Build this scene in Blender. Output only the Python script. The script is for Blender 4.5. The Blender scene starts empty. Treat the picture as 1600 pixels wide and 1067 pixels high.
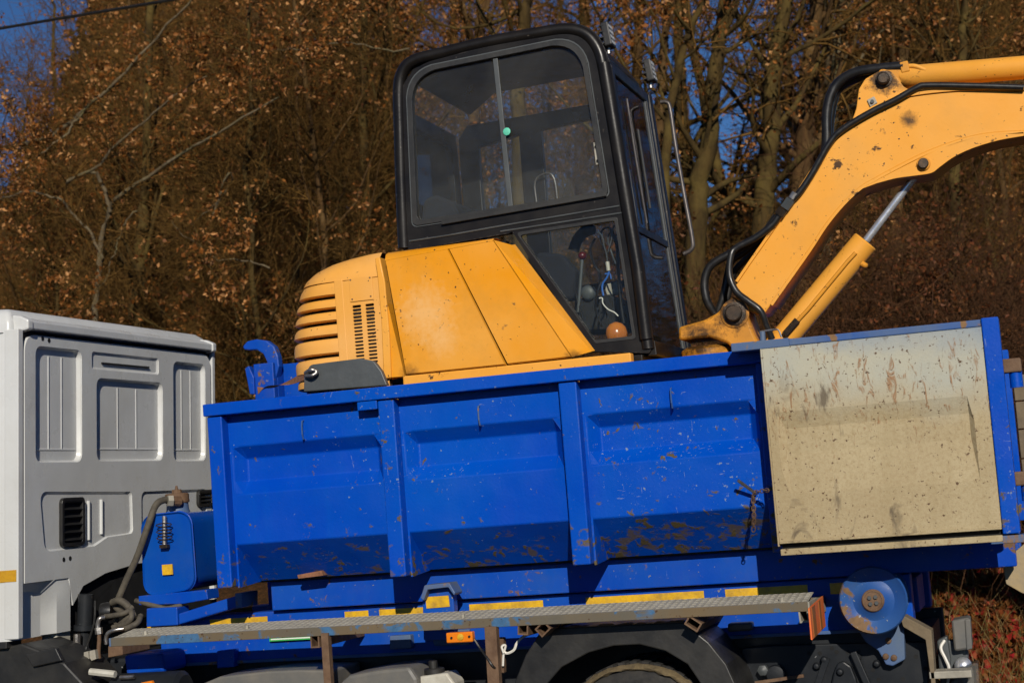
import bpy, math, random
import numpy as np
from mathutils import Vector, Matrix
from mathutils.geometry import tessellate_polygon

scene = bpy.context.scene
COL = scene.collection

# ---------------------------------------------------------------- camera
cam_d = bpy.data.cameras.new('camera')
cam = bpy.data.objects.new('camera', cam_d)
COL.objects.link(cam)
cam_d.sensor_width = 36.0
cam_d.lens = 59.82
cam_d.clip_end = 2000
cam_d.dof.use_dof = True
cam_d.dof.focus_distance = 9.0
cam_d.dof.aperture_fstop = 3.4
_right = Vector((0.94952535, 0.30393213, -0.07763297))
_up = Vector((0.10092896, -0.06168034, 0.9929798))
_back = Vector((0.29701003, -0.9506949, -0.0892426))
_m = Matrix.Identity(4)
for i in range(3):
    _m[i][0], _m[i][1], _m[i][2] = _right[i], _up[i], _back[i]
_m[0][3], _m[1][3], _m[2][3] = 4.35591, -8.3, 1.75
cam.matrix_world = _m
scene.camera = cam

# ---------------------------------------------------------------- sky, sun, exposure
SUN = Vector((0.37, -1.0, 0.50)).normalized()
world = bpy.data.worlds.new('World')
scene.world = world
world.use_nodes = True
wn = world.node_tree
sky = wn.nodes.new('ShaderNodeTexSky')
sky.sky_type = 'NISHITA'
sky.sun_disc = False
sky.sun_elevation = math.asin(SUN.z)
sky.sun_rotation = math.atan2(SUN.x, SUN.y)
sky.altitude = 1500
sky.air_density = 1.0
sky.dust_density = 0.0
sky.ozone_density = 10.0
bg = wn.nodes['Background']
bg.inputs['Strength'].default_value = 0.07
wn.links.new(sky.outputs[0], bg.inputs['Color'])
sun_d = bpy.data.lights.new('sun', 'SUN')
sun_d.energy = 5.0
sun_d.angle = math.radians(0.5)
sun_d.color = (1.0, 0.93, 0.82)
sun = bpy.data.objects.new('sun', sun_d)
COL.objects.link(sun)
sun.rotation_euler = SUN.to_track_quat('Z', 'Y').to_euler()
sun.location = (8, -12, 14)
vs = scene.view_settings
vs.view_transform = 'Standard'
vs.look = 'None'
vs.gamma = 1.0
vs.exposure = -0.34
vs.use_curve_mapping = False
cy = scene.cycles
cy.max_bounces = 5
cy.diffuse_bounces = 1
cy.glossy_bounces = 2
cy.transmission_bounces = 2
cy.transparent_max_bounces = 12
cy.caustics_reflective = False
cy.caustics_refractive = False
cy.use_adaptive_sampling = True
cy.adaptive_threshold = 0.03

# ---------------------------------------------------------------- materials
class NT:
    def __init__(s, name):
        s.m = bpy.data.materials.new(name)
        s.m.use_nodes = True
        s.t = s.m.node_tree
        s.b = s.t.nodes['Principled BSDF']
        s.out = s.t.nodes['Material Output']
        s._co = None
    def n(s, typ, **kw):
        nd = s.t.nodes.new(typ)
        for k, v in kw.items():
            setattr(nd, k, v)
        return nd
    def co(s):
        if s._co is None:
            s._co = s.n('ShaderNodeTexCoord').outputs['Object']
        return s._co
    def scaled(s, sc):
        mp = s.n('ShaderNodeMapping')
        mp.inputs['Scale'].default_value = sc
        s.t.links.new(s.co(), mp.inputs['Vector'])
        return mp.outputs[0]
    def noise(s, scale, detail=4, rough=0.55, vec=None, dist=0.0):
        nd = s.n('ShaderNodeTexNoise')
        nd.inputs['Scale'].default_value = scale
        nd.inputs['Detail'].default_value = min(detail, 5)
        nd.inputs['Roughness'].default_value = rough
        nd.inputs['Distortion'].default_value = dist
        s.t.links.new(vec if vec is not None else s.co(), nd.inputs['Vector'])
        return nd.outputs['Fac']
    def ramp(s, fac, lo, hi, a=0.0, b=1.0):
        nd = s.n('ShaderNodeMapRange')
        nd.inputs['From Min'].default_value = lo
        nd.inputs['From Max'].default_value = hi
        nd.inputs['To Min'].default_value = a
        nd.inputs['To Max'].default_value = b
        s.t.links.new(fac, nd.inputs['Value'])
        return nd.outputs[0]
    def math(s, op, a, b=None):
        nd = s.n('ShaderNodeMath', operation=op)
        for i, v in enumerate((a, b)):
            if v is None:
                continue
            if isinstance(v, (int, float)):
                nd.inputs[i].default_value = v
            else:
                s.t.links.new(v, nd.inputs[i])
        return nd.outputs[0]
    def mix(s, fac, a, b):
        nd = s.n('ShaderNodeMix', data_type='RGBA')
        for sock, v in ((nd.inputs[0], fac), (nd.inputs[6], a), (nd.inputs[7], b)):
            if isinstance(v, (int, float)):
                sock.default_value = v
            elif isinstance(v, tuple):
                sock.default_value = (*v, 1.0)
            else:
                s.t.links.new(v, sock)
        return nd.outputs[2]
    def axis(s, k):
        nd = s.n('ShaderNodeSeparateXYZ')
        s.t.links.new(s.co(), nd.inputs[0])
        return nd.outputs[k]
    def base(s, v):
        if isinstance(v, tuple):
            s.b.inputs['Base Color'].default_value = (*v, 1)
        else:
            s.t.links.new(v, s.b.inputs['Base Color'])
    def rough(s, v):
        if isinstance(v, (int, float)):
            s.b.inputs['Roughness'].default_value = v
        else:
            s.t.links.new(v, s.b.inputs['Roughness'])
    def bump(s, h, strength=0.3, dist=0.01):
        nd = s.n('ShaderNodeBump')
        nd.inputs['Strength'].default_value = strength
        nd.inputs['Distance'].default_value = dist
        s.t.links.new(h, nd.inputs['Height'])
        s.t.links.new(nd.outputs[0], s.b.inputs['Normal'])

def paint(name, col, faded, rough=0.4, rust=0.66, rust_col=(0.10, 0.045, 0.018), dust=0.15,
          dust_col=(0.25, 0.2, 0.14), speck=0.72, speck_col=(0.03, 0.02, 0.015), streak=0.5, low=None, metallic=0.0,
          spec=0.3, rs=7.0, spots=(), edge=0.0, edge_col=(0.2, 0.15, 0.1), scratch=0.0, scratch_col=(0.3, 0.35, 0.42), dent=0.35, splash=None):
    k = NT(name)
    c = k.mix(k.ramp(k.noise(1.7, 5), 0.35, 0.72), col, faded)
    st = k.noise(1.0, 5, 0.6, k.scaled((14, 14, 1.2)))
    c = k.mix(k.ramp(st, 0.52, 0.8, 0, streak), c, faded)
    d = k.noise(3.1, 8, 0.7)
    c = k.mix(k.ramp(d, 0.5, 0.85, 0, dust), c, dust_col)
    rn = k.noise(rs, 7, 0.62, dist=0.4)
    if low:                                 # more chips towards the bottom edge, where stones hit
        z = k.ramp(k.axis(2), low[0], low[1], low[2], 0.0)
        rn = k.math('ADD', rn, z)
    clump = k.ramp(k.noise(1.35, 3, 0.5), 0.36, 0.64, -0.05, 0.035)      # wear gathers in places
    rn = k.math('ADD', rn, clump)
    rf = k.ramp(rn, rust, rust + 0.05)
    c = k.mix(rf, c, k.mix(k.noise(40, 3), rust_col, tuple(min(1, 2.6 * v) for v in rust_col)))
    sp = k.ramp(k.math('ADD', k.noise(42, 3, 0.6), clump), speck, speck + 0.03)
    c = k.mix(sp, c, speck_col)
    if splash:                              # mud thrown up against the lower edge
        zm = k.ramp(k.axis(2), splash[0], splash[1], 0.09, -0.16)
        mn = k.math('ADD', k.math('ADD', k.noise(1.0, 5, 0.62, k.scaled((9, 9, 17)), 0.5), zm), clump)
        c = k.mix(k.ramp(mn, 0.625, 0.69, 0, 0.85), c, (0.13, 0.095, 0.04))
    if scratch:
        for sv, th in (((34, 34, 9), 0.70), ((7, 30, 36), 0.715), ((60, 60, 60), 0.72)):
            sn = k.ramp(k.math('ADD', k.noise(1.0, 4, 0.6, k.scaled(sv), 2.2), clump), th, th + 0.03, 0, scratch)
            c = k.mix(sn, c, scratch_col)
    if edge:                                # paint worn off along folded edges and weld seams
        bv = k.n('ShaderNodeBevel', samples=4)
        bv.inputs['Radius'].default_value = 0.012
        ge = k.n('ShaderNodeNewGeometry')
        dp = k.n('ShaderNodeVectorMath', operation='DOT_PRODUCT')
        k.t.links.new(bv.outputs[0], dp.inputs[0])
        k.t.links.new(ge.outputs['Normal'], dp.inputs[1])
        ew = k.math('MULTIPLY', k.ramp(dp.outputs['Value'], 0.97, 0.86), k.ramp(k.noise(16, 5, 0.7), 0.52, 0.62, 0, edge))
        c = k.mix(ew, c, edge_col)
    for px_, r0_, r1_, sc_ in spots:        # grease thrown out round a pin, or a smudge
        dn = k.n('ShaderNodeVectorMath', operation='DISTANCE')
        k.t.links.new(k.co(), dn.inputs[0])
        dn.inputs[1].default_value = px_
        w_ = k.math('ADD', dn.outputs['Value'], k.math('MULTIPLY', k.math('SUBTRACT', k.noise(26, 5, 0.7), 0.5), r1_ * 1.5))
        c = k.mix(k.ramp(w_, r0_, r1_, 0.92, 0.0), c, sc_)
    k.base(c)
    k.b.inputs['Metallic'].default_value = metallic
    k.b.inputs['Specular IOR Level'].default_value = spec
    r = k.ramp(k.noise(5, 6), 0.3, 0.75, rough - 0.08, rough + 0.2)
    k.rough(k.math('ADD', r, k.math('MULTIPLY', rf, 0.35)))
    h = k.math('ADD', k.math('MULTIPLY', k.noise(2.2, 2), 1.0), k.math('MULTIPLY', k.math('ADD', rf, k.noise(60, 3)), 0.06))
    k.bump(h, dent, 0.02)
    return k.m

def plain(name, col, rough=0.5, metallic=0.0, var=0.35, scale=9.0, col2=None, bump=0.15, spec=0.5):
    k = NT(name)
    c2 = col2 if col2 else tuple(v * (1 - var) for v in col)
    k.base(k.mix(k.ramp(k.noise(scale, 6, 0.65), 0.35, 0.7), col, c2))
    k.rough(k.ramp(k.noise(scale * 1.7, 5), 0.3, 0.7, rough - 0.08, rough + 0.12))
    k.b.inputs['Metallic'].default_value = metallic
    k.b.inputs['Specular IOR Level'].default_value = spec
    if bump:
        k.bump(k.noise(scale * 6, 4), bump, 0.004)
    return k.m

M = {}
rel = lambda p: (p[0] - 1.6, p[1] - 1.05, p[2] - 1.40)      # point on the excavator, measured from its base
M['white'] = paint('white cab paint', (0.64, 0.65, 0.64), (0.58, 0.58, 0.55), 0.28, rust=0.83, dust=0.22, dust_col=(0.36, 0.33, 0.27), speck=0.79, speck_col=(0.2, 0.17, 0.13), spec=0.5)
M['blue'] = paint('blue container paint', (0.0, 0.057, 0.44), (0.0, 0.078, 0.46), 0.33, rust=0.652, rust_col=(0.062, 0.047, 0.02), dust=0.06, dust_col=(0.03, 0.10, 0.30), speck=0.69, speck_col=(0.18, 0.24, 0.36), low=(0.0, 0.42, 0.115), rs=14.0, spec=0.22, edge=0.7, edge_col=(0.10, 0.13, 0.2), scratch=0.45, streak=0.6, dent=0.8, splash=(0.16, 0.32))
M['blue_frame'] = paint('blue frame paint', (0.0, 0.052, 0.40), (0.006, 0.08, 0.40), 0.4, rust=0.63, rust_col=(0.09, 0.05, 0.025), dust=0.3, dust_col=(0.08, 0.10, 0.14), speck=0.68, speck_col=(0.22, 0.2, 0.18), spec=0.22, edge=0.8, edge_col=(0.13, 0.085, 0.045), rs=12, scratch=0.35)
M['blue_worn'] = paint('worn blue frame paint', (0.02, 0.085, 0.30), (0.12, 0.16, 0.2), 0.5, rust=0.6, rust_col=(0.13, 0.075, 0.035), dust=0.5, dust_col=(0.2, 0.17, 0.12))
M['yellow'] = paint('deep yellow hood paint', (0.80, 0.30, 0.003), (0.80, 0.36, 0.05), 0.30, rust=0.675, rust_col=(0.10, 0.045, 0.015), dust=0.6, dust_col=(0.52, 0.24, 0.03), speck=0.685, streak=0.5, spots=[(rel((1.186, 0.32, 2.76)), 0.03, 0.19, (0.82, 0.44, 0.14)), (rel((1.267, 0.32, 2.612)), 0.0, 0.12, (0.82, 0.44, 0.14)), (rel((1.064, 0.33, 2.437)), 0.0, 0.07, (0.12, 0.055, 0.015)), (rel((2.005, 0.33, 2.435)), 0.01, 0.07, (0.05, 0.025, 0.01))])
M['blue_roller'] = paint('worn roller paint', (0.006, 0.06, 0.28), (0.04, 0.11, 0.27), 0.45, rust=0.57, rust_col=(0.10, 0.06, 0.03), dust=0.6, dust_col=(0.12, 0.13, 0.15), speck=0.66, speck_col=(0.3, 0.3, 0.28))
M['blue_tank'] = paint('blue tank paint', (0.0, 0.055, 0.36), (0.004, 0.08, 0.36), 0.3, rust=0.72, rust_col=(0.09, 0.06, 0.03), dust=0.25, dust_col=(0.06, 0.10, 0.18), speck=0.72, speck_col=(0.3, 0.33, 0.38), spec=0.3)
M['yellow_peach'] = paint('sun bleached cowl paint', (0.83, 0.42, 0.115), (0.80, 0.36, 0.05), 0.42, rust=0.66, rust_col=(0.06, 0.03, 0.012), dust=0.45, dust_col=(0.5, 0.24, 0.05), speck=0.68, streak=0.3, rs=12.0)
M['yellow_faded'] = paint('faded yellow boom paint', (0.84, 0.39, 0.062), (0.83, 0.345, 0.03), 0.42, rust=0.655, rust_col=(0.05, 0.026, 0.012), dust=0.35, dust_col=(0.5, 0.25, 0.06), speck=0.675, streak=0.35, rs=13.0, spots=[(rel((3.792, 0.86, 3.562)), 0.01, 0.055, (0.035, 0.02, 0.01)), (rel((3.681, 0.89, 3.804)), 0.05, 0.09, (0.03, 0.018, 0.01)), (rel((3.771, 0.93, 3.757)), 0.0, 0.06, (0.06, 0.03, 0.012))])
M['yellow_grease'] = paint('greasy yellow casting', (0.74, 0.31, 0.025), (0.6, 0.25, 0.03), 0.45, rust=0.60, rust_col=(0.02, 0.013, 0.008), dust=0.45, dust_col=(0.2, 0.1, 0.03), speck=0.66, streak=0.3, spots=[(rel((2.769, 0.84, 2.635)), 0.06, 0.12, (0.02, 0.013, 0.009)), (rel((2.564, 0.9, 2.498)), 0.06, 0.16, (0.015, 0.01, 0.007))])
M['black'] = paint('black cab frame paint', (0.0065, 0.0055, 0.005), (0.013, 0.0105, 0.0085), 0.33, rust=0.72, rust_col=(0.04, 0.03, 0.022), dust=0.22, dust_col=(0.05, 0.04, 0.03), speck=0.70, speck_col=(0.10, 0.085, 0.07), spec=0.3, edge=0.6, edge_col=(0.10, 0.085, 0.07))
M['chassis'] = paint('black chassis paint', (0.011, 0.013, 0.016), (0.02, 0.022, 0.025), 0.4, rust=0.7, rust_col=(0.06, 0.045, 0.035), dust=0.35, dust_col=(0.09, 0.085, 0.075), speck=0.72, speck_col=(0.2, 0.2, 0.2))
M['tan'] = None
M['rust'] = plain('rusty steel', (0.17, 0.10, 0.055), 0.75, 0.0, col2=(0.09, 0.045, 0.022), scale=14, bump=0.5)
M['rust_blue'] = paint('rust stained step edge', (0.155, 0.105, 0.05), (0.10, 0.10, 0.085), 0.6, rust=0.56, rust_col=(0.03, 0.075, 0.14), dust=0.5, dust_col=(0.19, 0.14, 0.075), rs=5, speck=0.66, speck_col=(0.07, 0.035, 0.015))
M['galv'] = plain('dusty galvanised steel', (0.40, 0.37, 0.30), 0.6, 0.2, col2=(0.27, 0.25, 0.2), scale=12, bump=0.3)
M['steel'] = plain('bare steel', (0.45, 0.43, 0.40), 0.35, 0.9, col2=(0.25, 0.22, 0.19), scale=20)
M['chrome'] = plain('chrome rod', (0.82, 0.83, 0.85), 0.24, 0.72, var=0.1, bump=0)
M['dark_bolt'] = plain('greasy pin', (0.03, 0.025, 0.02), 0.4, 0.6, col2=(0.08, 0.05, 0.03), scale=30, bump=0.6)
M['rubber'] = plain('rubber hose', (0.008, 0.008, 0.008), 0.36, 0, col2=(0.02, 0.018, 0.016), scale=18, bump=0.1)
M['hose_dusty'] = plain('dusty hose', (0.10, 0.085, 0.06), 0.75, 0, col2=(0.05, 0.042, 0.032), scale=22, bump=0.3)
M['plastic'] = plain('black plastic', (0.012, 0.012, 0.012), 0.45, 0, col2=(0.03, 0.028, 0.024), scale=5, bump=0.3)
M['plastic_grey'] = plain('grey plastic', (0.11, 0.11, 0.105), 0.55, 0, col2=(0.17, 0.155, 0.13), scale=6)
M['plastic_white'] = plain('white plastic', (0.55, 0.53, 0.45), 0.45, 0, col2=(0.4, 0.37, 0.3), scale=10)
M['tyre'] = plain('tyre rubber', (0.012, 0.012, 0.012), 0.8, 0, col2=(0.035, 0.031, 0.026), scale=16, bump=0.5)
M['straw'] = plain('dried mud and straw', (0.17, 0.125, 0.06), 0.9, 0, col2=(0.09, 0.065, 0.035), scale=40, bump=1.0)
M['plate_grey'] = plain('dark grey steel plate', (0.075, 0.083, 0.085), 0.5, 0, col2=(0.05, 0.056, 0.058), scale=6, bump=0.3)
M['dark'] = plain('dark void', (0.006, 0.006, 0.006), 0.8, 0, bump=0)
M['seat'] = plain('seat fabric', (0.012, 0.0125, 0.017), 0.9, 0, scale=60, bump=0.6)
M['reflector'] = plain('yellow reflective tape', (0.80, 0.46, 0.008), 0.4, 0, col2=(0.42, 0.24, 0.03), scale=16, bump=0.4)
M['amber_tape'] = plain('amber reflective tape', (0.6, 0.32, 0.01), 0.4, 0, col2=(0.5, 0.25, 0.01), scale=60, bump=0.5)
M['green'] = plain('green plate', (0.05, 0.5, 0.1), 0.45, 0, var=0.2)
M['white_mark'] = plain('white line', (0.75, 0.8, 0.72), 0.5, 0, var=0.1)
M['orange'] = plain('orange lamp lens', (0.85, 0.22, 0.01), 0.2, 0, var=0.15, bump=0)
M['orange_red'] = plain('orange red reflective board', (0.80, 0.13, 0.02), 0.45, 0, col2=(0.7, 0.2, 0.05), scale=8)
M['orange_dark'] = plain('brown stripe', (0.32, 0.11, 0.015), 0.5, 0, var=0.2)
M['amber'] = plain('amber beacon dome', (0.62, 0.2, 0.03), 0.16, 0, col2=(0.4, 0.12, 0.02), scale=5, bump=0)
M['red'] = plain('dark red knob', (0.09, 0.006, 0.005), 0.2, 0, bump=0)
M['wire_blue'] = plain('blue wire', (0.03, 0.14, 0.5), 0.5, 0, bump=0)
M['wire_white'] = plain('white wire', (0.75, 0.72, 0.65), 0.5, 0, var=0.15, bump=0)
M['strap'] = plain('brown webbing strap', (0.30, 0.13, 0.065), 0.85, 0, col2=(0.16, 0.07, 0.035), scale=30, bump=0.5)
M['led'] = plain('led lens', (0.7, 0.72, 0.72), 0.15, 0.3, var=0.3, scale=60, bump=0)
M['mint'] = plain('mint green fresh paper', (0.12, 0.62, 0.42), 0.6, 0, var=0.2, scale=30)
M['grille_back'] = plain('grille mesh behind slots', (0.02, 0.012, 0.006), 0.8, 0, bump=0)
M['road'] = plain('asphalt', (0.055, 0.053, 0.05), 0.9, 0, scale=30, bump=0.6)
M['tan_plain'] = plain('dried tan mud', (0.40, 0.29, 0.14), 0.8, 0, col2=(0.25, 0.22, 0.17), scale=7, bump=0.6)
M['handle'] = plain('dark steel handle', (0.16, 0.14, 0.13), 0.35, 0.5, col2=(0.08, 0.07, 0.065), scale=12, bump=0)
M['concrete'] = plain('weathered brown boards', (0.2, 0.15, 0.09), 0.85, 0, col2=(0.11, 0.085, 0.055), scale=7, bump=0.8)

def m_tan():
    k = NT('mud coated blue door')
    mud = k.mix(k.ramp(k.noise(2.2, 6, 0.6), 0.35, 0.7), (0.45, 0.365, 0.215), (0.385, 0.30, 0.17))
    mud = k.mix(k.ramp(k.noise(60, 6, 0.7), 0.45, 0.75, 0, 0.6), mud, (0.27, 0.18, 0.08))
    mud = k.mix(k.ramp(k.noise(1.0, 5, 0.6, k.scaled((9, 9, 1.1))), 0.45, 0.7, 0, 0.45), mud, (0.33, 0.25, 0.13))
    pale = k.mix(k.noise(6, 6), (0.50, 0.45, 0.31), (0.38, 0.40, 0.36))
    z = k.axis(2)
    x = k.axis(0)
    n = k.noise(2.6, 6, 0.6)
    t = k.math('ADD', k.math('ADD', k.math('MULTIPLY', z, 1.5), k.math('MULTIPLY', x, 0.18)), k.math('MULTIPLY', n, 0.55))
    c = k.mix(k.ramp(t, 1.42, 1.78), mud, pale)
    c = k.mix(k.ramp(t, 1.93, 2.30, 0, 0.85), c, (0.07, 0.18, 0.36))
    s1 = k.noise(1.0, 6, 0.68, k.scaled((28, 28, 9)), 1.0)
    band = k.ramp(k.math('ABSOLUTE', k.math('SUBTRACT', z, 0.78)), 0.02, 0.42, 0.05, -0.07)
    rf = k.ramp(k.math('ADD', s1, band), 0.60, 0.69, 0, 0.85)
    c = k.mix(rf, c, k.mix(k.noise(50, 3), (0.25, 0.115, 0.045), (0.36, 0.2, 0.095)))
    s2 = k.ramp(k.noise(52, 6, 0.65), 0.62, 0.66)
    c = k.mix(s2, c, (0.10, 0.055, 0.03))
    sm = k.noise(1.0, 5, 0.6, k.scaled((5.5, 5.5, 2.2)), 1.0)
    c = k.mix(k.ramp(sm, 0.60, 0.68, 0, 0.8), c, (0.10, 0.075, 0.05))
    k.base(c)
    k.rough(0.72)
    k.b.inputs['Specular IOR Level'].default_value = 0.25
    k.bump(k.math('ADD', k.noise(90, 5, 0.7), k.math('MULTIPLY', rf, 1.2)), 0.5, 0.004)
    return k.m
M['tan'] = m_tan()

def m_glass(name, tint, dust, dust_col=(0.35, 0.33, 0.29)):
    k = NT(name)
    k.t.nodes.remove(k.b)
    tr = k.n('ShaderNodeBsdfTransparent')
    tr.inputs[0].default_value = (*tint, 1)
    gl = k.n('ShaderNodeBsdfGlossy')
    gl.inputs['Roughness'].default_value = 0.03
    gl.inputs['Color'].default_value = (0.9, 0.92, 0.95, 1)
    fr = k.n('ShaderNodeFresnel')
    fr.inputs[0].default_value = 1.27
    df = k.n('ShaderNodeBsdfDiffuse')
    df.inputs[0].default_value = (*dust_col, 1)
    m1 = k.n('ShaderNodeMixShader')
    k.t.links.new(k.ramp(k.noise(1.8, 5, 0.7, None, 0.6), 0.35, 0.8, dust * 0.55, dust * 1.7), m1.inputs[0])
    k.t.links.new(tr.outputs[0], m1.inputs[1])
    k.t.links.new(df.outputs[0], m1.inputs[2])
    m2 = k.n('ShaderNodeMixShader')
    k.t.links.new(fr.outputs[0], m2.inputs[0])
    k.t.links.new(m1.outputs[0], m2.inputs[1])
    k.t.links.new(gl.outputs[0], m2.inputs[2])
    k.t.links.new(m2.outputs[0], k.out.inputs[0])
    return k.m
M['glass'] = m_glass('dusty cab glass', (0.94, 0.96, 0.95), 0.010)
M['glass_side'] = m_glass('scratched plastic glazing', (0.92, 0.95, 0.95), 0.042)
M['lens'] = m_glass('clear lamp lens', (0.8, 0.8, 0.8), 0.2)

def bark(name, a, b, c):
    k = NT(name)
    n = k.noise(1.0, 6, 0.65, k.scaled((9, 9, 2.2)))
    col = k.mix(k.ramp(n, 0.3, 0.7), a, b)
    col = k.mix(k.ramp(k.noise(3.5, 5), 0.48, 0.68, 0, 0.85), col, c)
    k.base(col)
    k.rough(0.9)
    k.b.inputs['Specular IOR Level'].default_value = 0.15
    k.bump(k.noise(1.0, 6, 0.7, k.scaled((40, 40, 9))), 0.7, 0.02)
    return k.m
M['bark_olive'] = bark('olive bark', (0.095, 0.06, 0.017), (0.026, 0.017, 0.007), (0.115, 0.08, 0.022))
M['bark_brown'] = bark('brown bark', (0.12, 0.064, 0.022), (0.035, 0.02, 0.009), (0.14, 0.085, 0.032))
M['bark_grey'] = bark('grey bark', (0.19, 0.145, 0.085), (0.07, 0.05, 0.028), (0.11, 0.095, 0.04))
def leafmat(name, cols, scale=14.0):
    k = NT(name)
    v = k.n('ShaderNodeTexVoronoi')
    v.inputs['Scale'].default_value = scale
    k.t.links.new(k.co(), v.inputs['Vector'])
    sp = k.n('ShaderNodeSeparateColor')
    k.t.links.new(v.outputs['Color'], sp.inputs[0])
    cr = k.n('ShaderNodeValToRGB')
    cr.color_ramp.elements[0].color = (*cols[0], 1)
    cr.color_ramp.elements[1].color = (*cols[-1], 1)
    for i, c in enumerate(cols[1:-1]):
        e = cr.color_ramp.elements.new((i + 1) / (len(cols) - 1))
        e.color = (*c, 1)
    k.t.links.new(sp.outputs[0], cr.inputs[0])
    k.base(cr.outputs[0])
    k.rough(0.6)
    k.b.inputs['Specular IOR Level'].default_value = 0.25
    tl = k.n('ShaderNodeBsdfTranslucent')
    k.t.links.new(cr.outputs[0], tl.inputs[0])
    mx = k.n('ShaderNodeMixShader')
    mx.inputs[0].default_value = 0.25
    k.t.links.new(k.b.outputs[0], mx.inputs[1])
    k.t.links.new(tl.outputs[0], mx.inputs[2])
    k.t.links.new(mx.outputs[0], k.out.inputs[0])
    return k.m
M['leaf'] = leafmat('brown oak leaves', [(0.10, 0.032, 0.007), (0.28, 0.095, 0.015), (0.14, 0.044, 0.008), (0.37, 0.14, 0.028), (0.20, 0.066, 0.011), (0.66, 0.33, 0.12), (0.12, 0.046, 0.01)])
M['leaf_red'] = leafmat('red brown bramble leaves', [(0.09, 0.028, 0.01), (0.17, 0.05, 0.014), (0.10, 0.045, 0.012), (0.21, 0.085, 0.025)])
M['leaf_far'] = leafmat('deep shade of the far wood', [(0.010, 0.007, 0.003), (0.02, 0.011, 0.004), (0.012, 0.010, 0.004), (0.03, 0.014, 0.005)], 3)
M['litter'] = leafmat('fallen leaves', [(0.09, 0.03, 0.008), (0.2, 0.07, 0.015), (0.13, 0.045, 0.01), (0.30, 0.12, 0.025), (0.11, 0.035, 0.01), (0.28, 0.07, 0.02), (0.38, 0.016, 0.02), (0.2, 0.05, 0.015)], 22)
M['twig'] = plain('twig bark', (0.17, 0.09, 0.022), 0.9, 0, col2=(0.05, 0.027, 0.008), scale=2.5, bump=0, spec=0.1)
M['twig_red'] = plain('reddish stems', (0.10, 0.045, 0.02), 0.9, 0, col2=(0.045, 0.024, 0.012), scale=2.5, bump=0, spec=0.1)
M['grass'] = leafmat('dry and green grass', [(0.36, 0.25, 0.10), (0.2, 0.12, 0.04), (0.30, 0.2, 0.08), (0.06, 0.085, 0.012), (0.22, 0.14, 0.05), (0.13, 0.075, 0.02)], 5)
def m_ground():
    k = NT('woodland soil')
    c = k.mix(k.ramp(k.noise(2.0, 8, 0.7), 0.35, 0.7), (0.045, 0.024, 0.01), (0.085, 0.042, 0.016))
    c = k.mix(k.ramp(k.noise(22, 5, 0.7), 0.5, 0.65), c, (0.14, 0.06, 0.02))
    k.base(c)
    k.rough(0.95)
    k.b.inputs['Specular IOR Level'].default_value = 0.1
    k.bump(k.noise(18, 7, 0.75), 1.0, 0.06)
    return k.m
M['ground'] = m_ground()

# ---------------------------------------------------------------- mesh helpers
ROOTLOC = {}
def tag(o, label=None, cat=None, group=None, kind=None):
    if label: o['label'] = label
    if cat: o['category'] = cat
    if group: o['group'] = group
    if kind: o['kind'] = kind
    return o
def thing(name, loc, label, cat, group=None):
    o = bpy.data.objects.new(name, None)
    o.empty_display_size = 0.2
    COL.objects.link(o)
    o.location = loc
    ROOTLOC[o.name] = Vector(loc)
    return tag(o, label, cat, group)

def spline(pts, n=6):
    p = [Vector(q) for q in pts]
    p = [p[0] * 2 - p[1]] + p + [p[-1] * 2 - p[-2]]
    out = []
    for i in range(1, len(p) - 2):
        a, b, c, d = p[i - 1], p[i], p[i + 1], p[i + 2]
        for k in range(n):
            t = k / n
            out.append(0.5 * ((2 * b) + (c - a) * t + (2 * a - 5 * b + 4 * c - d) * t * t + (3 * b - a - 3 * c + d) * t ** 3))
    out.append(p[-2])
    return out

def round_poly(pts, r, seg=5):
    n = len(pts)
    rr = r if isinstance(r, (list, tuple)) else [r] * n
    out = []
    for i in range(n):
        p = Vector(pts[i]); a = Vector(pts[i - 1]); b = Vector(pts[(i + 1) % n])
        if rr[i] <= 0:
            out.append((p.x, p.y)); continue
        da, db = (a - p), (b - p)
        la, lb = da.length, db.length
        da.normalize(); db.normalize()
        ang = da.angle(db)
        if ang > 3.0:
            out.append((p.x, p.y)); continue
        d = min(rr[i] / math.tan(ang / 2), la * 0.49, lb * 0.49)
        s, e = p + da * d, p + db * d
        for k in range(seg + 1):
            t = k / seg
            q = (1 - t) ** 2 * s + 2 * t * (1 - t) * (p * 0.8 + (s + e) * 0.1) + t * t * e
            out.append((q.x, q.y))
    return out

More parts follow.
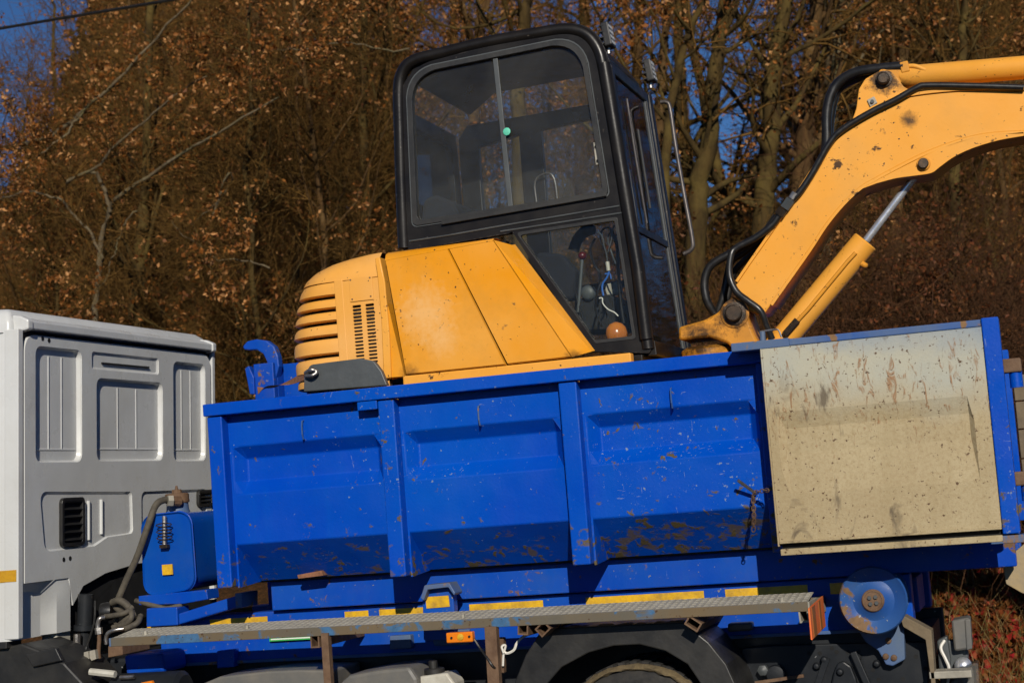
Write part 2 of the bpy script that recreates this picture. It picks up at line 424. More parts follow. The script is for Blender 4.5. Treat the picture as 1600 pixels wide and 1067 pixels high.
def dense(pts, n=4):
    """a smooth 2-D outline through the given points"""
    return [(p.x, p.y) for p in spline([(a, b, 0) for a, b in pts], n)]
MAPS = {'XZ': lambda u, v, w: (u, w, v), 'YZ': lambda u, v, w: (w, u, v), 'XY': lambda u, v, w: (u, v, w)}
class G:
    def __init__(s):
        s.v = []; s.f = []
    def add(s, vs, fs):
        o = len(s.v)
        s.v += [tuple(p) for p in vs]
        s.f += [tuple(i + o for i in f) for f in fs]
        return s
    def box(s, x0, x1, y0, y1, z0, z1):
        vs = [(x, y, z) for z in (z0, z1) for y in (y0, y1) for x in (x0, x1)]
        return s.add(vs, [(0, 2, 3, 1), (4, 5, 7, 6), (0, 1, 5, 4), (2, 6, 7, 3), (0, 4, 6, 2), (1, 3, 7, 5)])
    def obox(s, c, size, rot=(0, 0, 0)):
        from mathutils import Euler
        e = Euler(rot).to_matrix()
        vs = [Vector(c) + e @ Vector((x * size[0] / 2, y * size[1] / 2, z * size[2] / 2)) for z in (-1, 1) for y in (-1, 1) for x in (-1, 1)]
        return s.add(vs, [(0, 2, 3, 1), (4, 5, 7, 6), (0, 1, 5, 4), (2, 6, 7, 3), (0, 4, 6, 2), (1, 3, 7, 5)])
    def bar(s, p0, p1, w, h, upv=(0, 0, 1)):
        p0, p1 = Vector(p0), Vector(p1)
        d = (p1 - p0).normalized()
        u = Vector(upv)
        sd = d.cross(u).normalized(); u = sd.cross(d)
        vs = []
        for p in (p0, p1):
            for a, b in ((-1, -1), (1, -1), (1, 1), (-1, 1)):
                vs.append(p + sd * a * w / 2 + u * b * h / 2)
        return s.add(vs, [(0, 1, 2, 3), (7, 6, 5, 4), (0, 4, 5, 1), (1, 5, 6, 2), (2, 6, 7, 3), (3, 7, 4, 0)])
    def prism(s, poly, plane, a, b, poly2=None):
        mp = MAPS[plane]; n = len(poly)
        q = poly2 or poly
        vs = [mp(u, v, a) for u, v in poly] + [mp(u, v, b) for u, v in q]
        fs = [tuple(range(n)), tuple(range(2 * n - 1, n - 1, -1))]
        fs += [(i, (i + 1) % n, n + (i + 1) % n, n + i) for i in range(n)]
        return s.add(vs, fs)
    def holed(s, outer, holes, plane, a, b):
        mp = MAPS[plane]
        loops = [outer] + holes
        flat = [p for l in loops for p in l]
        tri = tessellate_polygon([[Vector((u, v, 0)) for u, v in l] for l in loops])
        n = len(flat)
        vs = [mp(u, v, a) for u, v in flat] + [mp(u, v, b) for u, v in flat]
        fs = [tuple(t) for t in tri] + [tuple(i + n for i in reversed(t)) for t in tri]
        o = 0
        for l in loops:
            m = len(l)
            fs += [(o + i, o + (i + 1) % m, n + o + (i + 1) % m, n + o + i) for i in range(m)]
            o += m
        return s.add(vs, fs)
    def loft(s, loops3, cap=True, closed=True):
        n = len(loops3[0])
        vs = [p for l in loops3 for p in l]
        fs = []
        for j in range(len(loops3) - 1):
            for i in range(n if closed else n - 1):
                k = (i + 1) % n
                fs.append((j * n + i, j * n + k, (j + 1) * n + k, (j + 1) * n + i))
        if cap:
            fs.append(tuple(reversed(range(n))))
            fs.append(tuple((len(loops3) - 1) * n + i for i in range(n)))
        return s.add(vs, fs)
    def tube(s, path, r, n=8, cap=True, closed=False):
        path = [Vector(p) for p in path]
        m = len(path)
        rs = r if isinstance(r, (list, tuple)) else [r] * m
        prev = None
        loops = []
        for i, p in enumerate(path):
            if closed:
                t = path[(i + 1) % m] - path[i - 1]
            else:
                t = path[min(i + 1, m - 1)] - path[max(i - 1, 0)]
            t.normalize()
            if prev is None:
                ref = Vector((0, 0, 1)) if abs(t.z) < 0.9 else Vector((1, 0, 0))
                u = t.cross(ref).normalized()
            else:
                u = (prev - t * prev.dot(t)).normalized()
            prev = u
            w = t.cross(u)
            loops.append([p + (u * math.cos(2 * math.pi * k / n) + w * math.sin(2 * math.pi * k / n)) * rs[i] for k in range(n)])
        if closed:
            loops.append(loops[0])
        return s.loft(loops, cap and not closed)
    def cyl(s, p0, p1, r, n=16, r1=None):
        return s.tube([p0, p1], [r, r if r1 is None else r1], n)
    def lathe(s, c, axis, prof, n=28):
        """prof: list of (distance along axis, radius)."""
        ax = Vector(axis).normalized()
        ref = Vector((0, 0, 1)) if abs(ax.z) < 0.9 else Vector((1, 0, 0))
        u = ax.cross(ref).normalized(); w = ax.cross(u)
        loops = [[Vector(c) + ax * d + (u * math.cos(2 * math.pi * k / n) + w * math.sin(2 * math.pi * k / n)) * max(r, 1e-4) for k in range(n)] for d, r in prof]
        return s.loft(loops, True)
    def build(s, name, mat, parent=None, bevel=0.0, smooth=None, kind=None, label=None):
        root = parent
        while root is not None and root.parent is not None:
            root = root.parent
        off = ROOTLOC[root.name] if root is not None else Vector((0, 0, 0))
        if root is not None and (name == 'cab' or (parent.name == 'cab' or (parent.parent and parent.parent.name == 'cab'))):
            s.v = [(p[0] + 0.06 * (p[2] - 2.9), p[1], p[2]) for p in s.v]      # the cab leans back on its mounts
        me = bpy.data.meshes.new(name)
        me.from_pydata([(p[0] - off.x, p[1] - off.y, p[2] - off.z) for p in s.v], [], s.f)
        import bmesh
        bm = bmesh.new(); bm.from_mesh(me)
        bmesh.ops.recalc_face_normals(bm, faces=bm.faces)
        bm.to_mesh(me); bm.free()
        me.materials.append(M[mat] if isinstance(mat, str) else mat)
        o = bpy.data.objects.new(name, me)
        COL.objects.link(o)
        if parent is not None:
            o.parent = parent
        else:
            ROOTLOC[o.name] = Vector((0, 0, 0))
        if smooth:
            me.polygons.foreach_set('use_smooth', [True] * len(me.polygons))
            me.set_sharp_from_angle(angle=math.radians(smooth))
        if bevel:
            md = o.modifiers.new('bevel', 'BEVEL')
            md.width = bevel; md.segments = 2; md.limit_method = 'ANGLE'; md.angle_limit = math.radians(35)
        if kind: o['kind'] = kind
        if label: o['label'] = label
        return o
def rect(u0, v0, u1, v1):
    return [(u0, v0), (u1, v0), (u1, v1), (u0, v1)]
def bbox(pts):
    us = [p[0] for p in pts]; vs_ = [p[1] for p in pts]
    return min(us), min(vs_), max(us), max(vs_)
def tubes_mesh(name, groups, mat, parent, kind=None):
    """groups: list of (paths (M,N,3), radii (M,N), sides); joined into one mesh."""
    V = []; F = []; off = 0
    for P, R, S in groups:
        if len(P) == 0:
            continue
        Mn, N, _ = P.shape
        t = np.gradient(P, axis=1)
        t /= np.linalg.norm(t, axis=2, keepdims=True) + 1e-9
        ref = np.where(np.abs(t[..., 2:3]) < 0.9, np.array([0, 0, 1.0]), np.array([1.0, 0, 0]))
        u = np.cross(t, ref); u /= np.linalg.norm(u, axis=2, keepdims=True) + 1e-9
        w = np.cross(t, u)
        a = np.arange(S) * 2 * np.pi / S
        ring = u[:, :, None, :] * np.cos(a)[None, None, :, None] + w[:, :, None, :] * np.sin(a)[None, None, :, None]
        verts = P[:, :, None, :] + ring * R[:, :, None, None]
        V.append(verts.reshape(-1, 3))
        m = np.arange(Mn)[:, None, None] * (N * S)
        j = np.arange(N - 1)[None, :, None] * S
        i = np.arange(S)[None, None, :]; k = (i + 1) % S
        q = np.stack([m + j + i, m + j + k, m + j + S + k, m + j + S + i], axis=-1)
        F.append(q.reshape(-1, 4) + off)
        off += len(V[-1])
    return raw_mesh(name, np.concatenate(V), np.concatenate(F), mat, parent, True, kind)
def raw_mesh(name, V, F, mat, parent=None, smooth=False, kind=None):
    me = bpy.data.meshes.new(name)
    me.vertices.add(len(V)); me.vertices.foreach_set('co', V.astype(np.float32).ravel())
    n, k = F.shape
    me.loops.add(n * k); me.loops.foreach_set('vertex_index', F.astype(np.int32).ravel())
    me.polygons.add(n)
    me.polygons.foreach_set('loop_start', np.arange(n, dtype=np.int32) * k)
    me.polygons.foreach_set('loop_total', np.full(n, k, dtype=np.int32))
    me.polygons.foreach_set('use_smooth', np.full(n, smooth))
    me.update(calc_edges=True)
    me.materials.append(M[mat])
    o = bpy.data.objects.new(name, me)
    COL.objects.link(o)
    if parent is not None:
        o.parent = parent
    else:
        ROOTLOC[o.name] = Vector((0, 0, 0))
    if kind: o['kind'] = kind
    return o

# ---------------------------------------------------------------- the setting: terrain and road
def hgt(x, y):
    x = np.asarray(x, float); y = np.asarray(y, float)
    s = np.clip((y - 4.3) / 2.9, 0, 1)
    h = 1.15 * s * s * (3 - 2 * s) + 0.06 * np.clip(y - 7.0, 0, 60)
    h = h + 0.05 * np.sin(x * 1.7 + y * 0.6) * s + 0.03 * np.sin(x * 4.1 - y * 2.3) * s
    return h
def make_ground():
    xs = np.concatenate([np.linspace(-300, -30, 12), np.linspace(-26, 14, 90), np.linspace(18, 300, 12)])
    ys = np.concatenate([np.linspace(-300, -6, 14), np.linspace(-4, 14, 90), np.linspace(15, 70, 30), np.linspace(90, 300, 6)])
    X, Y = np.meshgrid(xs, ys)
    Z = hgt(X, np.minimum(Y, 60))
    V = np.stack([X, Y, Z], -1).reshape(-1, 3)
    nx = len(xs); ny = len(ys)
    i = np.arange(ny - 1)[:, None] * nx + np.arange(nx - 1)[None, :]
    F = np.stack([i, i + 1, i + nx + 1, i + nx], -1).reshape(-1, 4)
    return tag(raw_mesh('ground', V, F, 'ground', None, True), kind='structure')
make_ground()
tag(G().box(-200, 200, -4.2, 2.75, -0.2, 0.004).build('road', 'road'), kind='structure')

# ================================================================ TRUCK
TR = thing('hook_lift_truck', (1.3, 1.1, 0.0), 'white cabbed hook lift truck with blue frame carrying the container', 'truck')
XW = -1.15                                    # plane of the cab's rear wall
# --- cab shell: open at the back, rounded corners
plan = round_poly([(-3.3, -0.10), (-1.135, -0.10), (-1.135, 2.25), (-3.3, 2.25)], [0.25, 0.03, 0.03, 0.25], 6)
plan_in = round_poly([(-3.26, -0.015), (-1.06, -0.015), (-1.06, 2.215), (-3.26, 2.215)], [0.25, 0.05, 0.05, 0.25], 6)
CAB = G()
def cabring(inset, z, dx=0.0):
    return [(x + (inset if x < -2.2 else -inset) + dx, y + (inset if y < 1.1 else -inset), z) for x, y in plan]
CAB.loft([cabring(0.0, 1.16), cabring(0, 1.75), cabring(0.0, 2.86), cabring(0.003, 2.925), cabring(0.022, 2.98), cabring(0.06, 3.01), cabring(0.2, 3.035), cabring(0.6, 3.055)], True)
cab = CAB.build('cab', 'white', TR, smooth=40)
cab['label'] = 'white driver cab seen from behind'
# seam below the roof cap on the near pillar and along the side
G().tube([(-3.2, -0.102, 2.87), (-1.205, -0.102, 2.87), (-1.15, -0.09, 2.87), (-1.13, -0.04, 2.87)], 0.004, 6).build('roof_seam', 'plate_grey', cab)
# vertical edge flange next to the wall
G().box(-1.17, -1.080, -0.1025, -0.055, 1.17, 2.885).build('corner_flange', 'white', cab, 0.005)
G().box(-1.14, -1.080, 2.195, 2.235, 1.20, 2.885).build('corner_flange', 'white', cab, 0.005)
# top rain rail: sloped light band above the wall
G().prism([(-1.15, 2.965), (-1.11, 2.955), (-1.052, 2.93), (-1.052, 2.886), (-1.15, 2.88)], 'XZ', 0.0, 2.14).build('roof_rail', 'white', cab, 0.006)
for yy in (-0.06, 2.14):
    G().prism([(-1.15, 2.972), (-1.10, 2.962), (-1.045, 2.935), (-1.045, 2.88), (-1.15, 2.865)], 'XZ', yy, yy + 0.055).build('rail_cap', 'white', cab, 0.01)
G().box(-1.134, -1.10, -0.05, 2.19, 2.845, 2.879).build('gutter_gap', 'dark', cab)
# --- rear wall with pressed pockets
wz1 = 2.858
arch = [(2.297, 1.471), (1.8, 1.5), (1.184, 1.505), (0.807, 1.47), (0.558, 1.412), (0.447, 1.309), (0.406, 1.155)]
outline = [(-0.04, 1.47), (-0.04, wz1), (2.17, wz1), (2.17, arch[0][1])] + arch[:-1] + [(arch[-1][0], 1.47)]
def wrect(pts, shrink=0.0):
    u0, v0, u1, v1 = bbox(pts)
    return (u0 + shrink, v0 + shrink, u1 - shrink, v1 - shrink)
def avg_rect(tl, tr, br, bl):
    return ((tl[0] + bl[0]) / 2, (bl[1] + br[1]) / 2, (tr[0] + br[0]) / 2, (tl[1] + tr[1]) / 2)
pockets = [avg_rect(*[(0.038, 2.794), (0.481, 2.805), (0.617, 2.137), (0.094, 2.14)]),
           avg_rect(*[(0.67, 2.642), (1.452, 2.646), (1.57, 2.14), (0.753, 2.144)]),
           avg_rect(*[(1.595, 2.789), (2.024, 2.794), (2.16, 2.137), (1.706, 2.139)])]
wall = G()
holes = [round_poly(rect(*p), 0.05, 4) for p in pockets]
upbox = avg_rect(*[(0.649, 2.799), (1.454, 2.799), (1.469, 2.684), (0.67, 2.681)])
lower = round_poly([(0.107, 1.974), (1.118, 1.952), (1.131, 1.694), (0.83, 1.684), (0.685, 1.638), (0.157, 1.633)], [0.05, 0.03, 0.03, 0.06, 0.06, 0.06], 4)
low2 = [(1.235, 1.949), (2.165, 1.928), (2.254, 1.656), (1.288, 1.691)]
low2 = round_poly([(low2[0][0], low2[2][1]), (2.1, low2[2][1]), (2.1, low2[0][1]), (low2[0][0], low2[0][1])], 0.04, 4)
uph = round_poly(rect(upbox[0], upbox[1] + 0.012, upbox[2], upbox[3]), 0.02, 3)
wall.holed(round_poly(outline, [0, 0.09, 0.09, 0.05] + [0] * (len(outline) - 4), 5), holes + [lower, low2, uph], 'YZ', -1.105, -1.08)
rw = wall.build('rear_wall', 'white', cab, 0.007)
def pocket(poly, depth, mat='white', name='pocket_panel'):
    c = (sum(p[0] for p in poly) / len(poly), sum(p[1] for p in poly) / len(poly))
    u0, v0, u1, v1 = bbox(poly)
    def sc(d):
        fu = 1 - 2 * d / (u1 - u0); fv = 1 - 2 * d / (v1 - v0)
        return [(c[0] + (p[0] - c[0]) * fu, c[1] + (p[1] - c[1]) * fv) for p in poly]
    g = G()
    loops = [[(-1.0805, u, v) for u, v in sc(-0.004)], [(-1.086, u, v) for u, v in sc(0.004)], [(-1.08 - depth, u, v) for u, v in sc(0.013)]]
    g.loft(loops, False)
    g.add([(-1.08 - depth, u, v) for u, v in sc(0.013)], [tuple(range(len(poly)))])
    return g.build(name, mat, cab, smooth=30)
for i, (p, h) in enumerate(zip(pockets, holes)):
    pocket(h, 0.030)
    u0, v0, u1, v1 = p
    for t in (0.36, 0.64):
        u = u0 + (u1 - u0) * t
        G().tube([(-1.114, u, v0 + 0.075), (-1.114, u, v1 - 0.05)], 0.009, 6).build('bead', 'white', cab, smooth=60)
    G().tube([(-1.114, u0 + 0.03, v0 + 0.075), (-1.114, u1 - 0.03, v0 + 0.075)], 0.009, 6).build('bead', 'white', cab, smooth=60)
pocket(uph, 0.012, name='upper_panel')
pocket(lower, 0.012, name='lower_panel')
pocket(low2, 0.012, name='lower_panel')
G().box(-1.09, -1.079, upbox[0] + 0.12, upbox[2] - 0.12, upbox[1] + 0.05, upbox[1] + 0.058).build('slot', 'dark', cab)
for a in (avg_rect(*[(0.121, 2.85), (0.153, 2.852), (0.153, 2.837), (0.121, 2.835)]), avg_rect(*[(0.186, 2.843), (0.218, 2.845), (0.218, 2.83), (0.186, 2.828)]),
          avg_rect(*[(0.341, 1.586), (0.361, 1.585), (0.361, 1.57), (0.341, 1.571)]), avg_rect(*[(0.408, 1.589), (0.428, 1.588), (0.428, 1.573), (0.408, 1.575)])):
    G().cyl((-1.085, (a[0] + a[2]) / 2, (a[1] + a[3]) / 2), (-1.0785, (a[0] + a[2]) / 2, (a[1] + a[3]) / 2), 0.014, 10).build('screw_hole', 'dark', cab)
# two vertical beads in the lower panel
bd = [(0.63, 1.909), (0.643, 1.678), (0.773, 1.913), (0.779, 1.706)]
for a, b in ((bd[0], bd[1]), (bd[2], bd[3])):
    G().tube([(-1.089, a[0], b[1]), (-1.089, a[0], a[1])], 0.012, 8).build('bead', 'white', cab, smooth=60)
# air vents
for vr in (avg_rect(*[(0.315, 1.936), (0.56, 1.93), (0.566, 1.644), (0.321, 1.657)]), avg_rect(*[(1.966, 1.946), (2.175, 1.941), (2.182, 1.828), (1.973, 1.835)])):
    vf = G().holed(round_poly(rect(*vr), 0.03, 4), [round_poly(rect(vr[0] + 0.025, vr[1] + 0.02, vr[2] - 0.025, vr[3] - 0.02), 0.015, 3)], 'YZ', -1.09, -1.068).build('vent', 'plastic', cab, 0.003)
    G().box(-1.092, -1.088, vr[0] + 0.02, vr[2] - 0.02, vr[1] + 0.015, vr[3] - 0.015).build('vent_back', 'dark', vf)
    nsl = max(3, int((vr[3] - vr[1]) / 0.042))
    for k in range(nsl):
        z = vr[1] + 0.035 + (vr[3] - vr[1] - 0.06) * k / max(1, nsl - 1)
        G().obox((-1.078, (vr[0] + vr[2]) / 2, z), (0.018, vr[2] - vr[0] - 0.05, 0.012), (0, 0.6, 0)).build('vent_slat', 'plastic', vf)
# lower corner of the wall: recessed, with a sunlit flank
ya_ = arch[-1][0]
pl = [(-1.15, -0.05), (-1.15, ya_ * 0.12), (-1.135, ya_ * 0.48), (-1.085, ya_ * 0.70), (-1.078, ya_ + 0.01)]
g = G()
g.loft([[(x, y, 1.165) for x, y in pl], [(x, y, 1.26) for x, y in pl], [(x, y, 1.40) for x, y in pl], [(-1.087, y, 1.475) for x, y in pl]], False, False)
g.build('lower_corner', 'white', cab, smooth=25)
G().box(-1.20, -1.10, arch[-1][0] - 0.10, arch[-1][0] + 0.05, 1.07, 1.164).build('mount_block', 'plastic_white', cab, 0.008)
G().box(-1.22, -1.03, arch[-1][0] - 0.12, arch[-1][0] + 0.14, 1.05, 1.068).build('mount_flange', 'plastic_white', cab, 0.004)
G().prism([(arch[0][0], 1.162)] + arch + [(arch[-1][0], 1.162)], 'YZ', -1.134, -1.115).build('engine_void', 'dark', cab)  # black sheet over the white shell, painting in the shade of the engine opening
G().box(-1.134, -1.115, arch[0][0] + 0.001, 2.2, 1.162, 1.44).build('engine_void', 'dark', cab)
# amber tape on the near side and sill below it
G().box(-2.4, -1.092, -0.1055, -0.1028, 1.486, 1.550).build('side_tape', 'amber_tape', cab)
G().box(-3.3, -1.16, -0.095, 0.05, 1.12, 1.159).build('sill', 'plastic', cab, 0.006)
G().box(-2.9, -1.6, -0.103, -0.098, 1.95, 2.65).build('door_window', 'glass_side', cab)
# --- dark mudguard of the front wheel under the cab
mg = G()
cx, cz, ry0, ry1 = -1.95, 0.42, -0.06, 0.5
def arc(r, a0, a1, n=14):
    return [(cx + r * math.cos(math.radians(a0 + (a1 - a0) * i / n)), cz + r * math.sin(math.radians(a0 + (a1 - a0) * i / n))) for i in range(n + 1)]
mg.prism(arc(0.60, 165, 10) + list(reversed(arc(0.54, 165, 10))), 'XZ', ry0, ry1)
mg.build('front_mudguard', 'plastic', TR, 0.008, 30)
G().prism([(-1.333, 1.124), (-1.192, 1.142), (-1.088, 1.102), (-0.93, 1.025), (-0.817, 0.909), (-0.765, 0.793), (-1.6, 0.824)], 'XZ', -0.06, 0.34).build('mudguard_panel', 'plastic', TR, 0.012)
G().prism([(-1.159, 1.084), (-0.962, 1.11), (-0.927, 1.039), (-1.114, 1.012)], 'XZ', -0.085, -0.05).build('mudguard_step', 'plastic', TR, 0.006)

# --- chassis rails and crossmembers
for y in (0.50, 1.62):
    G().box(-2.9, 3.66, y, y + 0.08, 0.70, 0.93).build('chassis_rail', 'chassis', TR, 0.006)
for x in (-2.6, -1.0, 0.6, 1.6, 3.0, 3.55):
    G().box(x, x + 0.09, 0.59, 1.61, 0.74, 0.88).build('crossmember', 'chassis', TR)
# --- blue subframe rails with yellow tape
SY = 0.45
sub = G().box(-0.62, 3.60, SY, SY + 0.12, 0.935, 1.205).build('subframe_rail', 'blue_frame', TR, 0.008)
G().box(-0.62, 3.60, 1.63, 1.75, 0.935, 1.175).build('subframe_rail', 'blue_frame', TR, 0.008)
G().box(-0.62, 3.60, SY - 0.022, SY - 0.002, 0.928, 0.945).build('subframe_lip', 'blue_worn', sub, 0.003)
for x0, x1 in zip([-0.701, -0.295, 0.535, 0.741, 1.266, 1.919, 2.665, 3.201],
                  [-0.480, 0.064, 0.676, 1.000, 1.682, 2.553, 3.088, 3.352]):
    G().box(x0, x1, SY - 0.004, SY + 0.01, 1.125, 1.180).build('reflective_tape', 'reflector', sub)
# bracket standing up between step and container with a yellow plate
br = G().prism(round_poly([(1.08, 1.255), (1.102, 1.301), (1.229, 1.307), (1.255, 1.265), (1.255, 1.171), (1.235, 1.011), (1.069, 1.019)], [0.01, 0.03, 0.03, 0.01, 0, 0, 0], 3), 'XZ', 0.235, 0.30).build('stop_bracket', 'blue_frame', TR, 0.008)
G().prism([(1.091, 1.245), (1.118, 1.311), (1.259, 1.316), (1.287, 1.261), (1.279, 1.248), (1.25, 1.293), (1.134, 1.287), (1.108, 1.231)], 'XZ', 0.18, 0.30).build('bracket_hood', 'blue_worn', br, 0.004)
G().prism([(1.1, 1.247), (1.23, 1.247), (1.233, 1.189), (1.102, 1.186)], 'XZ', 0.230, 0.236).build('yellow_plate', 'reflector', br)
# small plates and weld lugs on the rail under the step
G().prism([(0.811, 1.038), (0.932, 1.039), (0.933, 0.967), (0.806, 0.966)], 'XZ', 0.40, 0.455).build('rail_lug', 'blue_worn', TR, 0.005)
G().prism([(-0.234, 1.007), (-0.125, 1.013), (-0.132, 0.914), (-0.24, 0.911)], 'XZ', 0.39, 0.455).build('rail_lug', 'blue_frame', TR, 0.006)
G().prism([(1.033, 1.052), (1.265, 1.05), (1.259, 0.968), (1.056, 0.971)], 'XZ', 0.425, 0.455).build('rail_plate', 'blue_worn', TR, 0.005)
G().prism([(2.675, 1.012), (2.801, 1.012), (2.798, 0.97), (2.672, 0.969)], 'XZ', 0.38, 0.455).build('rail_pad', 'plate_grey', TR, 0.01)
gp = G().box(0.078, 0.343, 0.425, 0.445, 1.041, 1.083).build('green_plate', 'green', TR, 0.002)
G().box(0.078 + 0.012, 0.343, 0.4215, 0.426, 1.050 - 0.001, 1.050 + 0.006).build('white_line', 'white_mark', gp)

# --- the perforated running board
S0, S1 = (-0.569, 1.149), (3.169, 1.137)
def stepz(x):
    return S0[1] + (S1[1] - S0[1]) * (x - S0[0]) / (S1[0] - S0[0])
def make_step():
    y0, y1 = -0.15, 0.088
    nx, ny = 110, 5
    V = []; F = []
    L = S1[0] - S0[0]
    def vid(x, y, z):
        V.append((x, y, z)); return len(V) - 1
    px = L / nx; py = (y1 - y0) / ny
    for i in range(nx):
        for j in range(ny):
            xa, xb = S0[0] + i * px, S0[0] + (i + 1) * px
            ya, yb = y0 + j * py, y0 + (j + 1) * py
            sh = 0.25 if j % 2 else 0.0
            ha, hb = xa + px * 0.18, xb - px * 0.22
            ga, gb = ya + py * 0.30, yb - py * 0.30
            lift = lambda yy: 0.028 * (yy - y0) / (y1 - y0)
            top = [vid(*p, stepz(p[0]) + lift(p[1])) for p in ((xa, ya), (xb, ya), (xb, yb), (xa, yb))]
            inn = [vid(*p, stepz(p[0]) + 0.004 + lift(p[1])) for p in ((ha, ga), (hb, ga + 0.008), (hb, gb), (ha, gb - 0.008))]
            bot = [vid(*p, stepz(p[0]) - 0.012 + lift(p[1])) for p in ((ha, ga), (hb, ga + 0.008), (hb, gb), (ha, gb - 0.008))]
            for k in range(4):
                m = (k + 1) % 4
                F.append((top[k], top[m], inn[m], inn[k]))
                F.append((inn[k], inn[m], bot[m], bot[k]))
    o = raw_mesh('step_tread', np.array(V) - np.array(TR.location), np.array(F), 'galv', None, False)
    return o
sb = G()
for (ya, yb) in ((-0.165, -0.150), (0.089, 0.100)):
    sb.add([(S0[0], ya, stepz(S0[0]) - 0.042), (S1[0], ya, stepz(S1[0]) - 0.042), (S1[0], yb, stepz(S1[0]) - 0.042), (S0[0], yb, stepz(S0[0]) - 0.042),
            (S0[0], ya, stepz(S0[0]) + 0.003), (S1[0], ya, stepz(S1[0]) + 0.003), (S1[0], yb, stepz(S1[0]) + 0.003), (S0[0], yb, stepz(S0[0]) + 0.003)],
           [(0, 3, 2, 1), (4, 5, 6, 7), (0, 1, 5, 4), (2, 3, 7, 6), (0, 4, 7, 3), (1, 2, 6, 5)])
step = sb.build('running_board', 'rust_blue', TR, 0.003)
step['label'] = 'rust stained running board with perforated tread'
tread = make_step(); tread.parent = step
G().box(S1[0], S1[0] + 0.010, -0.165, 0.100, S1[1] - 0.042, S1[1] + 0.003).build('board_end', 'galv', step, 0.003)
G().box(S0[0] - 0.012, S0[0], -0.165, 0.100, S0[1] - 0.042, S0[1] + 0.003).build('board_end', 'blue_worn', step, 0.003)
for x, yy in ((S1[0] - 0.13, -0.1), (S1[0] - 0.09, 0.03), (1.42, -0.10), (0.2, -0.08), (-0.4, -0.09)):
    G().tube([(x, yy, stepz(x) + 0.004), (x, yy, stepz(x) + 0.026)], 0.012, 6).build('bolt', 'galv', step)
def sqtube(c, w, h, y0, y1, rot=0.0, t=0.008, mat='rust'):
    cr, sr = math.cos(rot), math.sin(rot)
    def rr(w, h):
        return [(c[0] + u * cr - v * sr, c[1] + u * sr + v * cr) for u, v in ((-w / 2, -h / 2), (w / 2, -h / 2), (w / 2, h / 2), (-w / 2, h / 2))]
    return G().holed(rr(w, h), [rr(w - 2 * t, h - 2 * t)], 'XZ', y0, y1)
q = [(3.147, 1.077), (1.753, 1.084), (1.856, 1.079), (2.613, 1.065), (0.623, 1.079)]
sqtube((q[0][0], q[0][1] + 0.005), 0.048, 0.078, -0.16, 0.44, 0.05, mat='galv').build('step_outrigger', 'galv', TR)
sqtube(q[1], 0.055, 0.06, -0.16, 0.44, -0.1).build('step_outrigger', 'rust', TR)
sqtube(q[2], 0.065, 0.055, -0.16, 0.44, 0.7).build('fender_bracket', 'rust', TR)
sqtube(q[3], 0.075, 0.05, -0.16, 0.44, -0.62).build('fender_bracket', 'rust', TR)
sqtube(q[4], 0.05, 0.07, -0.16, 0.44, 0.0).build('step_outrigger', 'rust', TR)
G().bar((0.688, -0.16, 1.118), (0.687, -0.16, 0.721), 0.04, 0.045, (0, 1, 0)).build('rusty_post', 'rust', TR, 0.003)
G().bar((1.59, -0.16, 1.105), (1.583, -0.16, 0.688), 0.062, 0.05, (0, 1, 0)).build('rusty_post', 'rust', TR, 0.003)
G().bar((1.579, 0, 1.035), (1.568, 0, 0.859), 0.045, 0.04, (0, 1, 0)).build('post_clip', 'rust', TR, 0.003)
# side marker lamp and its cables
ml = G().prism(round_poly([(1.353, 1.086), (1.493, 1.086), (1.493, 1.035), (1.353, 1.035)], 0.006, 3), 'XZ', -0.185, -0.14).build('side_marker_lamp', 'orange', TR, 0.006, 50)
mp = [(1.383, 1.061), (1.478, 1.063), (1.43, 1.062)]
for p in mp[:2]:
    G().cyl((p[0], -0.192, p[1]), (p[0], -0.184, p[1]), 0.006, 8).build('lamp_screw', 'dark', ml)
G().lathe((mp[2][0], -0.185, mp[2][1]), (0, -1, 0), [(0, 0.018), (0.004, 0.016), (0.006, 0.004)], 12).build('lamp_bulb', 'reflector', ml)
G().tube(spline([(1.487, -0.15, 1.052), (1.521, -0.16, 1.001), (1.567, -0.19, 0.951), (1.597, -0.19, 0.906), (1.606, -0.12, 0.878)], 5), 0.006, 6).build('cable', 'rubber', TR)
G().tube(spline([(1.601, -0.04, 0.974), (1.62, -0.04, 0.957), (1.659, -0.04, 0.972), (1.675, -0.03, 1.005), (1.709, 0, 1.036), (1.78, 0.05, 1.053)], 5), 0.007, 6).build('cable', 'wire_white', TR)
G().tube(spline([(1.594, -0.04, 0.895), (1.602, -0.04, 0.952), (1.616, -0.04, 0.996), (1.599, -0.05, 0.992), (1.606, -0.05, 0.959)], 5), 0.006, 6).build('cable', 'wire_white', TR)
